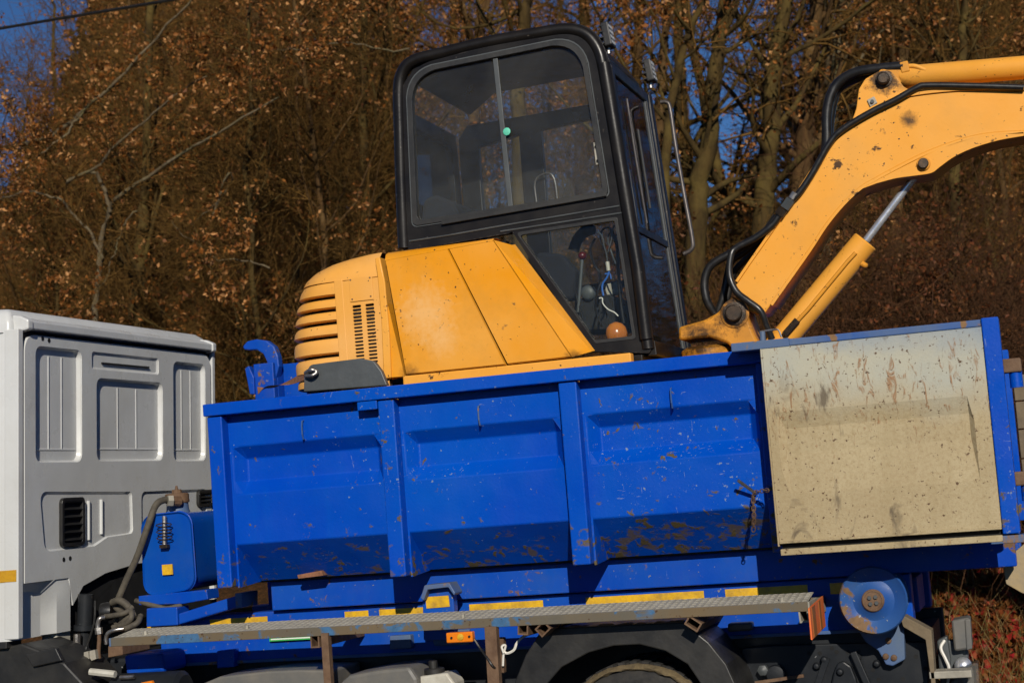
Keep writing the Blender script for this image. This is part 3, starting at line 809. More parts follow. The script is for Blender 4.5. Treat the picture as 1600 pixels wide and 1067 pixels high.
# --- mudguard and rear wheels
fo = [(1.61, 0.668), (1.65, 0.819), (1.715, 0.944), (1.79, 1.037), (1.853, 1.069), (2.536, 1.065), (2.654, 0.96), (2.73, 0.852), (2.773, 0.733), (2.788, 0.625)]
fi = [(1.745, 0.663), (1.802, 0.781), (1.897, 0.873), (2.043, 0.939), (2.177, 0.967), (2.308, 0.967), (2.434, 0.93), (2.54, 0.86), (2.596, 0.765), (2.606, 0.632)]
def fender_shape():
    g = G()
    poly = fo + list(reversed(fi))
    g.prism(poly, 'XZ', -0.03, -0.005)
    return g
fen = fender_shape().build('mudguard', 'plastic', TR, 0.006)
g = G()
for k in range(len(fo) - 1):
    (xa, za), (xb, zb) = fo[k], fo[k + 1]
    n = Vector((-(zb - za), xb - xa)).normalized() * 0.008
    g.add([(xa, -0.005, za), (xb, -0.005, zb), (xb, 0.44, zb), (xa, 0.44, za), (xa - n.x, -0.005, za - n.y), (xb - n.x, -0.005, zb - n.y), (xb - n.x, 0.44, zb - n.y), (xa - n.x, 0.44, za - n.y)],
          [(0, 1, 2, 3), (7, 6, 5, 4), (0, 4, 5, 1), (3, 2, 6, 7), (0, 3, 7, 4), (1, 5, 6, 2)])
g.build('mudguard_top', 'plastic', fen, smooth=30)
g = G()
xa, za = fo[4]; xb, zb = fo[5]
rg = random.Random(4)
top = [(xa + (xb - xa) * i / 40, za + (zb - za) * i / 40 + rg.uniform(-0.003, 0.008)) for i in range(41)]
g.prism(top + [(xb, zb - 0.008), (xa, za - 0.008)], 'XZ', -0.028, 0.03)
g.build('mud_crust', 'rust', fen)
def wheel(x, y, side, zc=0.435, R=0.435, W=0.23):
    t = G().lathe((x, y, zc), (0, 1, 0), [(-W / 2, R * 0.62), (-W / 2 - 0.012, R * 0.72), (-W / 2 - 0.01, R * 0.88), (-W / 2 + 0.015, R * 0.965), (-W / 2 + 0.05, R), (W / 2 - 0.05, R), (W / 2 - 0.015, R * 0.965), (W / 2 + 0.01, R * 0.88), (W / 2, R * 0.62)], 48)
    w = t.build('wheel', 'tyre', TR, smooth=40)
    r = G().lathe((x, y, zc), (0, 1, 0), [(-W / 2 - 0.004, R * 0.615), (-W / 2 + 0.03, R * 0.56), (-0.02, R * 0.5), (0.0, R * 0.2), (0.03, R * 0.15), (W / 2, R * 0.6)], 32)
    r.build('rim', 'plate_grey', w, smooth=30)
    tr = G()
    for k in range(44):
        a = 2 * math.pi * k / 44
        c = (x + math.sin(a) * (R - 0.002), y, zc + math.cos(a) * (R - 0.002))
        tr.obox(c, (0.035, W * 0.78, 0.016), (0, a, 0.0))
    tr.build('tread', 'tyre', w, kind='stuff')
    return w
XR = 2.243
wr = None
for yy in (0.16, 0.42, 1.78, 2.04):
    w = wheel(XR, yy, 1)
    wr = wr or w
for yy in (0.18, 2.02):
    wheel(-1.95, yy, 1)
g = G()
g.loft([[(XR + r_ * math.sin(2 * math.pi * k / 90), 0.034 + d_, 0.435 + r_ * math.cos(2 * math.pi * k / 90)) for k in range(90)] for d_, r_ in [(0.006, 0.403), (-0.006, 0.409), (-0.006, 0.416), (0.010, 0.428), (0.030, 0.433), (0.032, 0.41)]], False)
rg = random.Random(9)
g.v = [(p[0] + rg.uniform(-.006, .006), p[1] + rg.uniform(-.008, .004), p[2] + rg.uniform(-.006, .006)) for p in g.v]
g.build('dried_mud_ring', 'straw', wr, smooth=60)
G().cyl((XR, 0.3, 0.435), (XR, 1.9, 0.435), 0.07, 14).build('axle', 'chassis', TR)
G().cyl((-1.95, 0.3, 0.435), (-1.95, 1.9, 0.435), 0.06, 14).build('axle', 'chassis', TR)
# --- low side boxes: tool box lid, tank cover, washer bottle
G().prism([(-0.243, 0.838), (-0.065, 0.896), (0.223, 0.914), (0.412, 0.913), (0.597, 0.902), (0.581, 0.688), (-0.252, 0.718)], 'XZ', 0.08, 0.48).build('battery_cover', 'plastic_grey', TR, 0.012)
G().prism([(0.65, 0.835), (0.708, 0.876), (0.873, 0.896), (1.054, 0.904), (1.091, 0.84), (1.089, 0.676), (0.632, 0.693)], 'XZ', 0.05, 0.45).build('tank_cover', 'plastic_grey', TR, 0.02)
wb = G().prism(round_poly([(1.047, 0.794), (1.076, 0.845), (1.237, 0.858), (1.275, 0.804), (1.278, 0.66), (1.037, 0.668)], 0.012, 3), 'XZ', 0.10, 0.26).build('washer_bottle', 'plastic_white', TR, 0.015, 50)
c = (1.14, 0.18, 0.855)
G().lathe(c, (0, 0, 1), [(-0.02, 0.055), (0.018, 0.055), (0.024, 0.05)], 18).build('bottle_cap', 'plastic', wb, smooth=30)
G().lathe((c[0] - 0.005, c[1], c[2] + 0.02), (0, 0, 1), [(0, 0.024), (0.04, 0.024), (0.043, 0.02)], 12).build('cap_knob', 'plastic', wb, smooth=30)
# --- hydraulic oil tank behind the cab
ty = 0.40
tpoly = round_poly([(-0.673, 1.793), (-0.356, 1.804), (-0.35, 1.358), (-0.683, 1.327)], 0.075, 6)
tk = G()
def tk_loop(d, y):
    cxm = sum(p[0] for p in tpoly) / len(tpoly); czm = sum(p[1] for p in tpoly) / len(tpoly)
    return [(cxm + (u - cxm) * (1 - d), y, czm + (v - czm) * (1 - d)) for u, v in tpoly]
tk.loft([tk_loop(0.05, ty + 0.012), tk_loop(0.012, ty), tk_loop(0.0, ty + 0.004), tk_loop(0.0, ty + 0.016), tk_loop(0.03, ty + 0.02), tk_loop(0.03, ty + 0.75)], True)
tank = tk.build('oil_tank', 'blue_tank', TR, smooth=35)
tank['label'] = 'blue oil tank with filler neck and hose behind the cab'
G().tube([(x, ty + 0.018, z) for x, y, z in tk_loop(0.0, 0)], 0.005, 6, closed=True).build('tank_seam', 'blue_frame', tank)
fc = (-0.551, 0.62, 1.799)
G().lathe((fc[0], fc[1], fc[2] - 0.03), (0, 0, 1), [(0, 0.08), (0.03, 0.072), (0.045, 0.066), (0.085, 0.063)], 20).build('filler_neck', 'blue_worn', tank, smooth=35)
cp = G().lathe((fc[0], fc[1], fc[2] + 0.055), (0, 0, 1), [(0, 0.07), (0.012, 0.072), (0.02, 0.07), (0.05, 0.07), (0.056, 0.06)], 20).build('filler_cap', 'rust', tank, smooth=35)
G().lathe((fc[0], fc[1], fc[2] + 0.11), (0, 0, 1), [(0, 0.03), (0.022, 0.028), (0.024, 0.01), (0.045, 0.006)], 10).build('cap_vent', 'rust', cp)
hp = [(-0.541, 0.52, 1.868), (-0.56, 0.48, 1.875), (-0.582, 0.42, 1.845), (-0.605, 0.36, 1.732), (-0.676, 0.35, 1.57), (-0.76, 0.36, 1.44), (-0.826, 0.36, 1.323)]
G().tube(spline(hp, 6), 0.020, 10).build('tank_hose', 'hose_dusty', tank, smooth=60)
G().cyl((-0.501, 0.56, 1.861), (-0.538, 0.5, 1.869), 0.03, 10).build('hose_fitting', 'rust', tank)
G().cyl((-0.519, 0.51, 1.867), (-0.541, 0.49, 1.869), 0.034, 6).build('hose_nut', 'galv', tank)
g_ = [(-0.509, 0.385, 1.782), (-0.52, 0.385, 1.612)]
G().tube(g_, 0.013, 8).build('sight_gauge', 'steel', tank)
for z in 1.732, 1.695, 1.659:
    G().tube([(g_[0][0] + 0.05 * math.cos(a), 0.37, z + 0.01 * math.sin(a)) for a in [i * math.pi / 6 for i in range(12)]], 0.0035, 5, closed=True).build('gauge_wire', 'dark_bolt', tank)
G().obox((g_[1][0], 0.385, g_[1][1] if False else g_[1][2]), (0.05, 0.03, 0.02)).build('gauge_foot', 'dark_bolt', tank)
G().prism([(-0.549, 1.508), (-0.484, 1.508), (-0.483, 1.45), (-0.549, 1.45)], 'XZ', 0.3935, 0.401).build('yellow_sticker', 'reflector', tank)
# tank cradle
G().prism([(-0.704, 1.34), (-0.267, 1.352), (-0.263, 1.298), (-0.421, 1.281), (-0.703, 1.289)], 'XZ', 0.38, 0.52).build('tank_cradle', 'blue_frame', TR, 0.005)
G().prism([(-0.434, 1.23), (-0.043, 1.315), (-0.036, 1.251), (-0.434, 1.169)], 'XZ', 0.34, 0.50).build('cradle_arm', 'blue_frame', TR, 0.008)
G().prism([(-0.628, 1.271), (-0.433, 1.267), (-0.435, 1.167), (-0.635, 1.167)], 'XZ', 0.33, 0.47).build('cradle_foot', 'blue_frame', TR, 0.006)
G().prism([(-0.063, 1.324), (-0.019, 1.325), (-0.025, 1.243), (-0.064, 1.242)], 'XZ', 0.32, 0.52).build('arm_end', 'blue_worn', TR, 0.004)
# --- tangle of hoses, damper and couplings between cab and frame
def hose(pts, r, mat='hose_dusty', name='hose', n=10):
    return G().tube(spline(pts, 6), r, n).build(name, mat, TR, smooth=60)
hose([(-0.826, 0.36, 1.323), (-0.845, 0.36, 1.295), (-0.794, 0.34, 1.258), (-0.711, 0.3, 1.214), (-0.722, 0.28, 1.173)], 0.018)
hose([(-0.842, 0.33, 1.316), (-0.782, 0.3, 1.326), (-0.738, 0.3, 1.302), (-0.708, 0.3, 1.26), (-0.686, 0.28, 1.225)], 0.021)
hose([(-0.866, 0.28, 1.242), (-0.796, 0.26, 1.247), (-0.722, 0.26, 1.258), (-0.698, 0.3, 1.285)], 0.015)
hose([(-0.771, 0.28, 1.183), (-0.709, 0.26, 1.203), (-0.682, 0.26, 1.238), (-0.715, 0.3, 1.279)], 0.017)
hose([(-0.752, 0.26, 1.162), (-0.69, 0.26, 1.181), (-0.659, 0.28, 1.199), (-0.672, 0.34, 1.23)], 0.017)
hose([(-0.833, 0.3, 1.177), (-0.791, 0.3, 1.189), (-0.719, 0.28, 1.227), (-0.68, 0.3, 1.248)], 0.015)
hose([(-0.734, 0.4, 1.315), (-0.609, 0.38, 1.281), (-0.52, 0.38, 1.261), (-0.437, 0.4, 1.277)], 0.015)
hose([(-0.82, 0.32, 1.247), (-0.829, 0.34, 1.155)], 0.016)
G().lathe((-0.901, 0.36, 1.265), (1, 0.2, 0), [(-0.03, 0.05), (0.0, 0.056), (0.035, 0.05)], 14).build('rubber_bellows', 'rubber', TR, smooth=40)
hose([(-0.846, 0.24, 1.241), (-0.863, 0.22, 1.236), (-0.877, 0.22, 1.208), (-0.879, 0.22, 1.18)], 0.013, 'steel', 'steel_pipe')
hose([(-0.716, 0.22, 1.172), (-0.757, 0.2, 1.169), (-0.799, 0.2, 1.156), (-0.817, 0.2, 1.129), (-0.819, 0.2, 1.093)], 0.012, 'steel', 'steel_pipe')
G().cyl((-0.875, 0.22, 1.187), (-0.873, 0.22, 1.151), 0.022, 6).build('pipe_nut', 'steel', TR)
hose([(-0.873, 0.22, 1.151), (-0.875, 0.22, 1.115), (-0.883, 0.22, 1.051), (-0.881, 0.22, 1.015)], 0.012, 'rust', 'steel_pipe')
G().cyl((-1.119, 0.5, 1.365), (-1.141, 0.5, 1.155), 0.045, 14).build('cab_damper', 'chassis', TR, smooth=30)
G().cyl((-1.139, 0.5, 1.188), (-1.141, 0.5, 1.158), 0.062, 14).build('damper_collar', 'chassis', TR, smooth=30)
G().cyl((-1.139, 0.42, 1.144), (-1.149, 0.42, 1.049), 0.022, 10).build('damper_rod', 'steel', TR)
G().cyl((-1.141, 0.5, 1.155), (-1.175, 0.5, 0.823), 0.033, 12).build('damper_lower', 'chassis', TR, smooth=30)
G().tube(spline([(-0.935, 0.3, 1.334), (-0.952, 0.3, 1.201), (-1.009, 0.3, 1.077), (-1.026, 0.25, 0.975)], 5), 0.007, 6).build('brake_cable', 'rubber', TR)
G().prism([(-0.953, 1.057), (-0.924, 1.062), (-0.923, 1.009), (-0.944, 1.01), (-0.955, 1.025)], 'XZ', 0.18, 0.22).build('clip', 'galv', TR)
G().prism([(-0.916, 1.062), (-0.882, 1.068), (-0.877, 1.017), (-0.907, 1.008), (-0.918, 1.026)], 'XZ', 0.18, 0.22).build('clip', 'galv', TR)
G().prism([(-0.761, 1.089), (-0.671, 1.098), (-0.671, 1.035), (-0.765, 1.025)], 'XZ', 0.12, 0.42).build('support_bracket', 'rust', TR, 0.005)
G().box(-1.3, -0.55, 0.45, 1.7, 0.72, 0.99).build('gearbox_mass', 'chassis', TR, 0.02)
G().lathe((-0.512, 0.12, 0.811), (1, 0, 0), [(-0.22, 0.10), (-0.2, 0.125), (0.2, 0.125), (0.22, 0.10)], 20).build('air_tank', 'chassis', TR, smooth=35)
G().cyl((-0.634, 0.02, 0.923), (-0.546, 0.02, 0.923), 0.012, 8).build('steel_pipe', 'steel', TR)
G().cyl((-0.807, 0, 0.964), (-0.652, 0, 0.943), 0.02, 8).build('steel_pipe', 'plastic_white', TR)
G().prism([(-0.686, 1.031), (-0.446, 1.037), (-0.434, 0.925), (-0.674, 0.908)], 'XZ', 0.15, 0.42).build('valve_block', 'blue_frame', TR, 0.02)
G().prism([(-0.495, 0.892), (-0.431, 0.9), (-0.424, 0.883), (-0.488, 0.878)], 'XZ', 0.0, 0.02).build('reflector_chip', 'orange', TR)
# --- hook arm in front of the container
hk = G().prism([(-0.256, 2.767), (-0.224, 2.795), (-0.163, 2.801), (-0.096, 2.786), (-0.048, 2.746), (-0.027, 2.686), (-0.023, 2.624), (-0.064, 2.519), (-0.115, 2.524), (-0.101, 2.655), (-0.123, 2.707), (-0.164, 2.738), (-0.219, 2.74), (-0.249, 2.747)], 'XZ', 1.0, 1.06).build('lifting_hook', 'blue_frame', TR, 0.008)
arm = G().box(-0.180, -0.049, 0.97, 1.5, 1.1, 2.648).build('hook_arm', 'blue_frame', TR, 0.006)
G().box(-0.049 + 0.002, 0.130 - 0.3, 1.02, 1.46, 1.2, 2.636).build('arm_box', 'blue_frame', arm, 0.004)
G().box(-0.049 + 0.002, -0.049 + 0.16, 1.1, 1.44, 2.2, 2.643).build('arm_cheek', 'blue_frame', arm, 0.004)
G().prism([(-0.226, 2.627), (-0.199, 2.64), (-0.17, 2.567), (-0.173, 2.467), (-0.203, 2.47)], 'XZ', 0.95, 1.0).build('hook_latch', 'blue_frame', hk, 0.004)
G().box(-0.180 - 0.02, 3.6, 0.85, 1.25, 0.98, 1.16).build('lift_boom', 'blue_frame', TR, 0.008)
# --- rear end: roller, plates, boards, lamps
RX, RZ, RY = 3.440, 1.104, 0.16
rl = G().lathe((RX, RY, RZ), (0, 1, 0), [(0.0, 0.05), (0.022, 0.075), (0.03, 0.10), (0.012, 0.14), (0.0, 0.158), (0.012, 0.165), (0.03, 0.163), (0.05, 0.11), (0.25, 0.11), (0.3, 0.16), (0.31, 0.14)], 48).build('guide_roller', 'blue_roller', TR, smooth=35)
rl['label'] = 'round blue guide roller with rusty bolted hub'
hb = G().lathe((RX, RY, RZ), (0, -1, 0), [(-0.03, 0.056), (0.0, 0.055), (0.006, 0.05), (0.006, 0.044), (0.003, 0.042), (0.004, 0.0)], 28).build('hub', 'rust', rl, smooth=30)
for a in (45, 135, 225, 315):
    b = (RX + 0.021 * math.cos(math.radians(a + 5)), RY - 0.003, RZ + 0.021 * math.sin(math.radians(a + 5)))
    G().lathe(b, (0, -1, 0), [(0, 0.011), (0.008, 0.011), (0.01, 0.008)], 6).build('bolt', 'plate_grey', hb)
G().cyl((RX, RY + 0.03, RZ), (RX, 0.6, RZ), 0.035, 14).build('roller_shaft', 'chassis', TR)
G().prism([(3.303, 1), (3.559, 0.996), (3.546, 0.793), (3.484, 0.764), (3.451, 0.772), (3.42, 0.842), (3.362, 0.889)], 'XZ', 0.36, 0.43).build('roller_bracket', 'blue_worn', TR, 0.006)
for p in [(3.475, 0.358, 0.89), (3.455, 0.358, 0.813), (3.494, 0.358, 0.805)]:
    G().lathe(p, (0, -1, 0), [(0, 0.016), (0.008, 0.015), (0.012, 0.006)], 10).build('bolt', 'rust', TR)
cpl = G().prism([(2.732, 0.88), (2.897, 0.885), (3.659, 0.868), (3.633, 0.53), (2.604, 0.567)], 'XZ', 0.43, 0.47).build('chassis_end_plate', 'chassis', TR, 0.006)
for p in [(3.068, 0.43, 0.838), (3.122, 0.43, 0.836), (3.206, 0.43, 0.838), (3.263, 0.43, 0.836), (3.317, 0.43, 0.836), (3.378, 0.43, 0.742), (3.594, 0.43, 0.798), (3.402, 0.43, 0.693), (3.634, 0.43, 0.737), (3.521, 0.43, 0.691), (3.185, 0.43, 0.858)]:
    G().cyl((p[0], p[1] - 0.0015, p[2]), (p[0], p[1] + 0.01, p[2]), 0.011, 10).build('plate_hole', 'dark', cpl)
ar = G().prism([(3.164, 0.662), (3.188, 0.741), (3.208, 0.784), (3.241, 0.796), (3.276, 0.769), (3.295, 0.705), (3.312, 0.546), (3.148, 0.552)], 'XZ', 0.385, 0.428).build('spring_hanger', 'chassis', TR, 0.008)
G().bar((3.159, 0.4, 0.812), (3.079, 0.4, 0.634), 0.03, 0.02, (0, 1, 0)).build('hanger_rib', 'chassis', ar)
G().bar((3.292, 0.4, 0.838), (3.371, 0.4, 0.607), 0.035, 0.03, (0, 1, 0)).build('hanger_rib', 'chassis', ar, 0.006)
for p in [(3.145, 0.41, 0.805), (3.31, 0.41, 0.807), (3.222, 0.38, 0.745), (3.401, 0.42, 0.773), (3.102, 0.42, 0.774)]:
    G().lathe(p, (0, -1, 0), [(0, 0.02), (0.01, 0.018), (0.02, 0.012), (0.022, 0.004)], 12).build('bolt', 'chassis', ar, smooth=40)
G().box(2.95, 3.5, 0.47, 0.6, 0.45, 0.72).build('spring_pack', 'chassis', TR, 0.01)
G().lathe((2.898, 0.4, 0.744), (0, -1, 0), [(0, 0.05), (0.03, 0.045), (0.035, 0.02)], 16).build('axle_bolt', 'chassis', TR, smooth=40)
G().lathe((2.835, 0.4, 0.769), (0, -1, 0), [(0, 0.03), (0.03, 0.028), (0.04, 0.01)], 6).build('axle_bolt', 'plate_grey', TR, smooth=40)
G().bar((2.805, 0.3, 0.718), (3.051, 0.3, 0.743), 0.02, 0.015).build('brake_pipe', 'rust', TR)
# bent strap of bare plate
sp = [(3.557, 1.008), (3.688, 0.933), (3.68, 0.666), (3.668, 0.543)]
g = G()
poly = [(3.55, 0.999), (3.558, 0.958), (3.659, 0.89), (3.666, 0.704), (3.656, 0.544), (3.677, 0.543), (3.686, 0.697), (3.691, 0.932), (3.569, 1.01)]
g.prism(poly, 'XZ', 0.30, 0.43)
g.build('bent_strap', 'concrete', TR, 0.003)
G().box(3.66, 3.86, 0.30, 0.42, 0.70, 0.735).build('strap_foot', 'galv', TR, 0.004)
# orange warning board facing backwards at the end of the step
bx0 = 3.160
def board(y0, y1, zt0, zt1, zb0, zb1, x):
    return G().add([(x, y0, zb0), (x, y1, zb1), (x, y1, zt1), (x, y0, zt0), (x - 0.008, y0, zb0), (x - 0.008, y1, zb1), (x - 0.008, y1, zt1), (x - 0.008, y0, zt0)],
                   [(0, 1, 2, 3), (7, 6, 5, 4), (0, 4, 5, 1), (1, 5, 6, 2), (2, 6, 7, 3), (3, 7, 4, 0)])
bd0 = [(-0.317, 1.121), (0.173, 1.138), (0.115, 0.991), (-0.416, 0.976)]
wb_ = board(bd0[0][0], bd0[1][0], bd0[0][1], bd0[1][1], bd0[3][1], bd0[2][1], 3.2).build('warning_board', 'orange_red', TR, 0.001)
wb_['label'] = 'orange red reflective board at the end of the running board'
def lerp(a, b, t): return a + (b - a) * t
for t0, t1, mt in ((0.12, 0.34, 'orange_dark'), (0.62, 0.74, 'orange_dark')):
    y0, y1 = lerp(bd0[0][0], bd0[1][0], t0), lerp(bd0[0][0], bd0[1][0], t1)
    zt0, zt1 = lerp(bd0[0][1], bd0[1][1], t0), lerp(bd0[0][1], bd0[1][1], t1)
    zb0, zb1 = lerp(bd0[3][1], bd0[2][1], t0), lerp(bd0[3][1], bd0[2][1], t1)
    board(y0, y1, zt0 - 0.004, zt1 - 0.004, zb0 + 0.004, zb1 + 0.004, 3.2025).build('board_stripe', mt, wb_)
# rear lamp cluster
G().box(3.74, 3.84, 0.52, 0.58, 0.60, 0.86).build('lamp_arm', 'plate_grey', TR, 0.01)
lp = G().prism(round_poly([(3.779, 0.962), (3.867, 0.973), (3.864, 0.819), (3.779, 0.81)], 0.012, 3), 'XZ', 0.46, 0.62).build('rear_lamp', 'plastic_grey', TR, 0.012, 50)
G().prism([(3.844, 0.965), (3.872, 0.966), (3.867, 0.819), (3.838, 0.814)], 'XZ', 0.452, 0.47).build('lamp_rim', 'plastic_grey', lp, 0.006)
G().lathe((3.812, 0.5, 0.733), (0, -1, 0.2), [(0, 0.045), (0.02, 0.042), (0.036, 0.028), (0.042, 0.008)], 18).build('chrome_dome', 'chrome', TR, smooth=60)
G().prism(round_poly([(3.757, 0.726), (3.889, 0.758), (3.878, 0.523), (3.738, 0.528)], 0.012, 3), 'XZ', 0.42, 0.55).build('clear_lens', 'lens', TR, 0.01)
G().prism([(3.763, 0.704), (3.87, 0.731), (3.861, 0.512), (3.744, 0.516)], 'XZ', 0.5, 0.56).build('lens_reflector', 'plastic_grey', TR, 0.01)
G().tube(spline([(3.736, 0.48, 0.865), (3.716, 0.46, 0.83), (3.736, 0.44, 0.775), (3.747, 0.44, 0.728), (3.729, 0.44, 0.635)], 5), 0.008, 6).build('lamp_cable', 'wire_white', TR)
G().prism([(3.698, 0.865), (3.75, 0.887), (3.757, 0.767), (3.724, 0.627), (3.693, 0.628)], 'XZ', 0.48, 0.56).build('lamp_bracket', 'plate_grey', TR, 0.01)

# ================================================================ CONTAINER
CT = thing('roll_off_container', (2.08, 1.05, 1.36), 'blue ribbed steel roll off container standing on the truck', 'container')
zT, zA, zB, zC, zD, zE, zF = 2.31, 2.123, 2.056, 1.934, 1.865, 1.596, 1.385
RIBS = [(0.0, 0.088), (1.0, 1.09), (1.99, 2.085), (3.0, 3.09)]
YP, YI, YU = 0.07, 0.14, 0.32
def side_panel(x0, x1, mirror=False, rows_n=1):
    rows = [(zT, 0), (zA, 0), (zB, 1), (zC, 1), (zD, 0), (zE, 0), (zF, 2)]
    cols = [x0, x0 + 0.018, x0 + 0.07, x1 - 0.07, x1 - 0.018, x1]
    V = []; F = []
    for z, k in rows:
        for j, x in enumerate(cols):
            y = YP if k == 0 else (YU if k == 2 else (YI if j in (2, 3) else YP))
            zz = z
            if k == 1 and j not in (2, 3):
                zz = zA + (zD - zA) * (0.28 if z == zB else 0.72)
            V.append((x, (2.1 - y) if mirror else y, zz))
    n = len(cols)
    for i in range(len(rows) - 1):
        for j in range(n - 1):
            F.append((i * n + j, i * n + j + 1, (i + 1) * n + j + 1, (i + 1) * n + j))
    return G().add(V, F)
bays = [(0.088, 1.0), (1.09, 1.99), (2.085, 3.0), (3.09, 4.06)]
for a, b in bays:
    side_panel(a, b).build('side_panel', 'blue', CT, 0.006)
    side_panel(a, b, True).build('side_panel', 'blue', CT)
for i, (a, b) in enumerate(RIBS + [(4.06, 4.15)]):
    r_ = G().box(a, b, -0.002, YP + 0.02, 1.372, 2.296).build('rib', 'blue', CT, 0.007)
    G().box(a, b, 2.01, 2.1, 1.372, 2.296).build('rib', 'blue', CT, 0.007)
    if i < 4:
        G().prism([(YP - 0.004, zE + 0.01), (YU + 0.012, zF - 0.004), (YP - 0.004, zF - 0.02)], 'YZ', b + 0.001, b + 0.012).build('gusset', 'blue', r_)
# rim along the top
G().box(-0.012, 4.15, -0.022, 0.10, 2.298, 2.364).build('rim', 'blue', CT, 0.006)
G().box(-0.012, 4.15, 2.0, 2.122, 2.298, 2.364).build('rim', 'blue', CT, 0.006)
G().box(-0.012, 0.09, 0.102, 1.998, 2.298, 2.364).build('rim', 'blue', CT, 0.006)
G().box(0.01, 0.03, 0.10, 2.0, 1.40, 2.297).build('front_wall', 'blue', CT)
G().box(0.02, 4.12, YU + 0.07, 1.77, 1.372, 1.398).build('floor', 'chassis', CT)
# runners under the floor
for y in (0.40, 1.60):
    rn = G().box(0.12, 4.12, y, y + 0.10, 1.212, 1.370).build('runner', 'blue_frame', CT, 0.006)
G().box(0.125, 0.20, 0.502, 1.598, 1.215, 1.368).build('front_bearer', 'blue_frame', CT)
for x in (0.5, 1.5, 2.5, 3.5):
    G().box(x, x + 0.08, 0.42, 1.68, 1.25, 1.370).build('floor_bearer', 'blue_frame', CT)
# tie loops on the panels
for p in [(0.537, 0.06, 2.231), (1.537, 0.06, 2.22), (2.556, 0.06, 2.218)]:
    x, y, z = p
    lp_ = G().tube([(x, y + 0.012, z), (x, y - 0.01, z - 0.004), (x + 0.002, y - 0.022, z - 0.03), (x + 0.002, y - 0.022, z - 0.075), (x + 0.001, y - 0.01, z - 0.10), (x, y + 0.012, z - 0.104)], 0.0045, 6)
    lp_.build('tie_loop', 'blue_worn', CT)
# thin wire handles under the edge
for p in [(0.41, 0.33, 1.4), (1.529, 0.33, 1.397), (2.535, 0.33, 1.397)]:
    x, y, z = p
    G().tube([(x - 0.035, y, z + 0.02), (x - 0.034, y, z), (x + 0.034, y, z), (x + 0.035, y, z + 0.02)], 0.004, 6).build('wire_handle', 'galv', CT)
    G().box(x - 0.06, x + 0.06, YU + 0.002, 0.395, z - 0.012, z + 0.02).build('handle_plate', 'blue', CT)
bk = [(0.887, 2.334), (1, 2.334), (0.996, 2.24), (0.883, 2.24)]
G().box(bk[0][0], 0.998, -0.012, YP, bk[3][1] + 0.01, 2.296).build('rib_block', 'blue', CT, 0.004)
# --- rear door leaf folded back along the side
LY = -0.15
leaf_root = None
def door_leaf():
    x0, x1 = 3.063, 4.085
    zt, zb = 2.352, 1.428
    za, zb2, zc, zd = 2.041, 1.960, 1.841, 1.648
    rows = [(zt, 0), (za, 0), (zb2, 1), (zc, 1), (zd, 0), (zb, 0)]
    cols = [x0, x0 + 0.04, x0 + 0.075, x0 + 0.45, x1 - 0.095, x1 - 0.073, x1]
    V = []; F = []
    for z, k in rows:
        for j, x in enumerate(cols):
            inn = k == 1 and 2 <= j <= 4
            zz = z
            if k == 1 and not inn:
                zz = za + (zd - za) * (0.3 if z == zb2 else 0.68)
            V.append((x, LY + (0.022 if inn else 0.0), zz))
    n = len(cols)
    for i in range(len(rows) - 1):
        for j in range(n - 1):
            F.append((i * n + j, i * n + j + 1, (i + 1) * n + j + 1, (i + 1) * n + j))
    g = G().add(V, F)
    o = g.build('door_leaf', 'tan', CT)
    md = o.modifiers.new('thick', 'SOLIDIFY'); md.thickness = 0.012; md.offset = -1
    return o
leaf = door_leaf()
leaf['label'] = 'mud coated rear door folded back along the container side'
ed = G().box(3.053, 3.062, LY - 0.003, LY + 0.09, 1.405, 2.352).build('door_edge', 'tan', leaf, 0.003)
G().box(3.064, 4.085, LY - 0.004, LY + 0.08, 1.362, 1.392).build('door_lip', 'tan', leaf, 0.003)
G().box(3.064, 4.085, LY - 0.014, LY + 0.025, 1.418, 1.4275).build('door_bottom_edge', 'tan', leaf, 0.003)
G().box(3.07, 4.08, LY + 0.03, LY + 0.075, 1.393, 1.44).build('door_gap', 'dark', leaf)
G().box(3.06, 4.12, LY + 0.05, LY + 0.10, 2.10, 2.35).build('door_stiffener', 'blue', leaf)
# top rail with its worn extension
G().box(3.02, 4.10, LY + 0.012, LY + 0.11, 2.354, 2.388).build('door_top_rail', 'blue_worn', leaf, 0.006)
G().box(2.915, 3.195, LY - 0.004, LY + 0.115, 2.351, 2.392).build('rail_extension', 'blue_worn', leaf, 0.004)
hp_ = G().box(4.087, 4.165, LY - 0.004, LY + 0.12, 1.395, 2.392).build('hinge_post', 'blue', leaf, 0.006)
for zc_ in (2.160, 1.639):
    G().box(4.160, 4.245, LY + 0.02, LY + 0.10, zc_ - 0.03, zc_ + 0.035).build('hinge_lug', 'rust', leaf, 0.008)
    G().cyl((4.215, LY + 0.06, zc_ - 0.10), (4.215, LY + 0.06, zc_ + 0.01), 0.030, 14).build('hinge_pin', 'blue', leaf, smooth=40)
G().box(4.03, 4.30, LY + 0.0, LY + 0.11, 1.352, 1.388).build('corner_foot', 'blue_worn', leaf, 0.004)
hd = [(3.042, 0, 2.42), (3.039, 0.02, 2.453), (3.121, 0.02, 2.454), (3.14, 0, 2.419)]
G().tube(spline([(3.045, -0.06, 2.441), (3.054, -0.06, 2.443), (3.111, -0.06, 2.446), (3.136, -0.06, 2.441), (3.148, -0.06, 2.405)], 4), 0.0045, 6).build('wire_loop', 'steel', leaf)
G().cyl((3.056, -0.06, 2.389), (3.058, -0.06, 2.442), 0.014, 10).build('lock_peg', 'blue_worn', leaf)
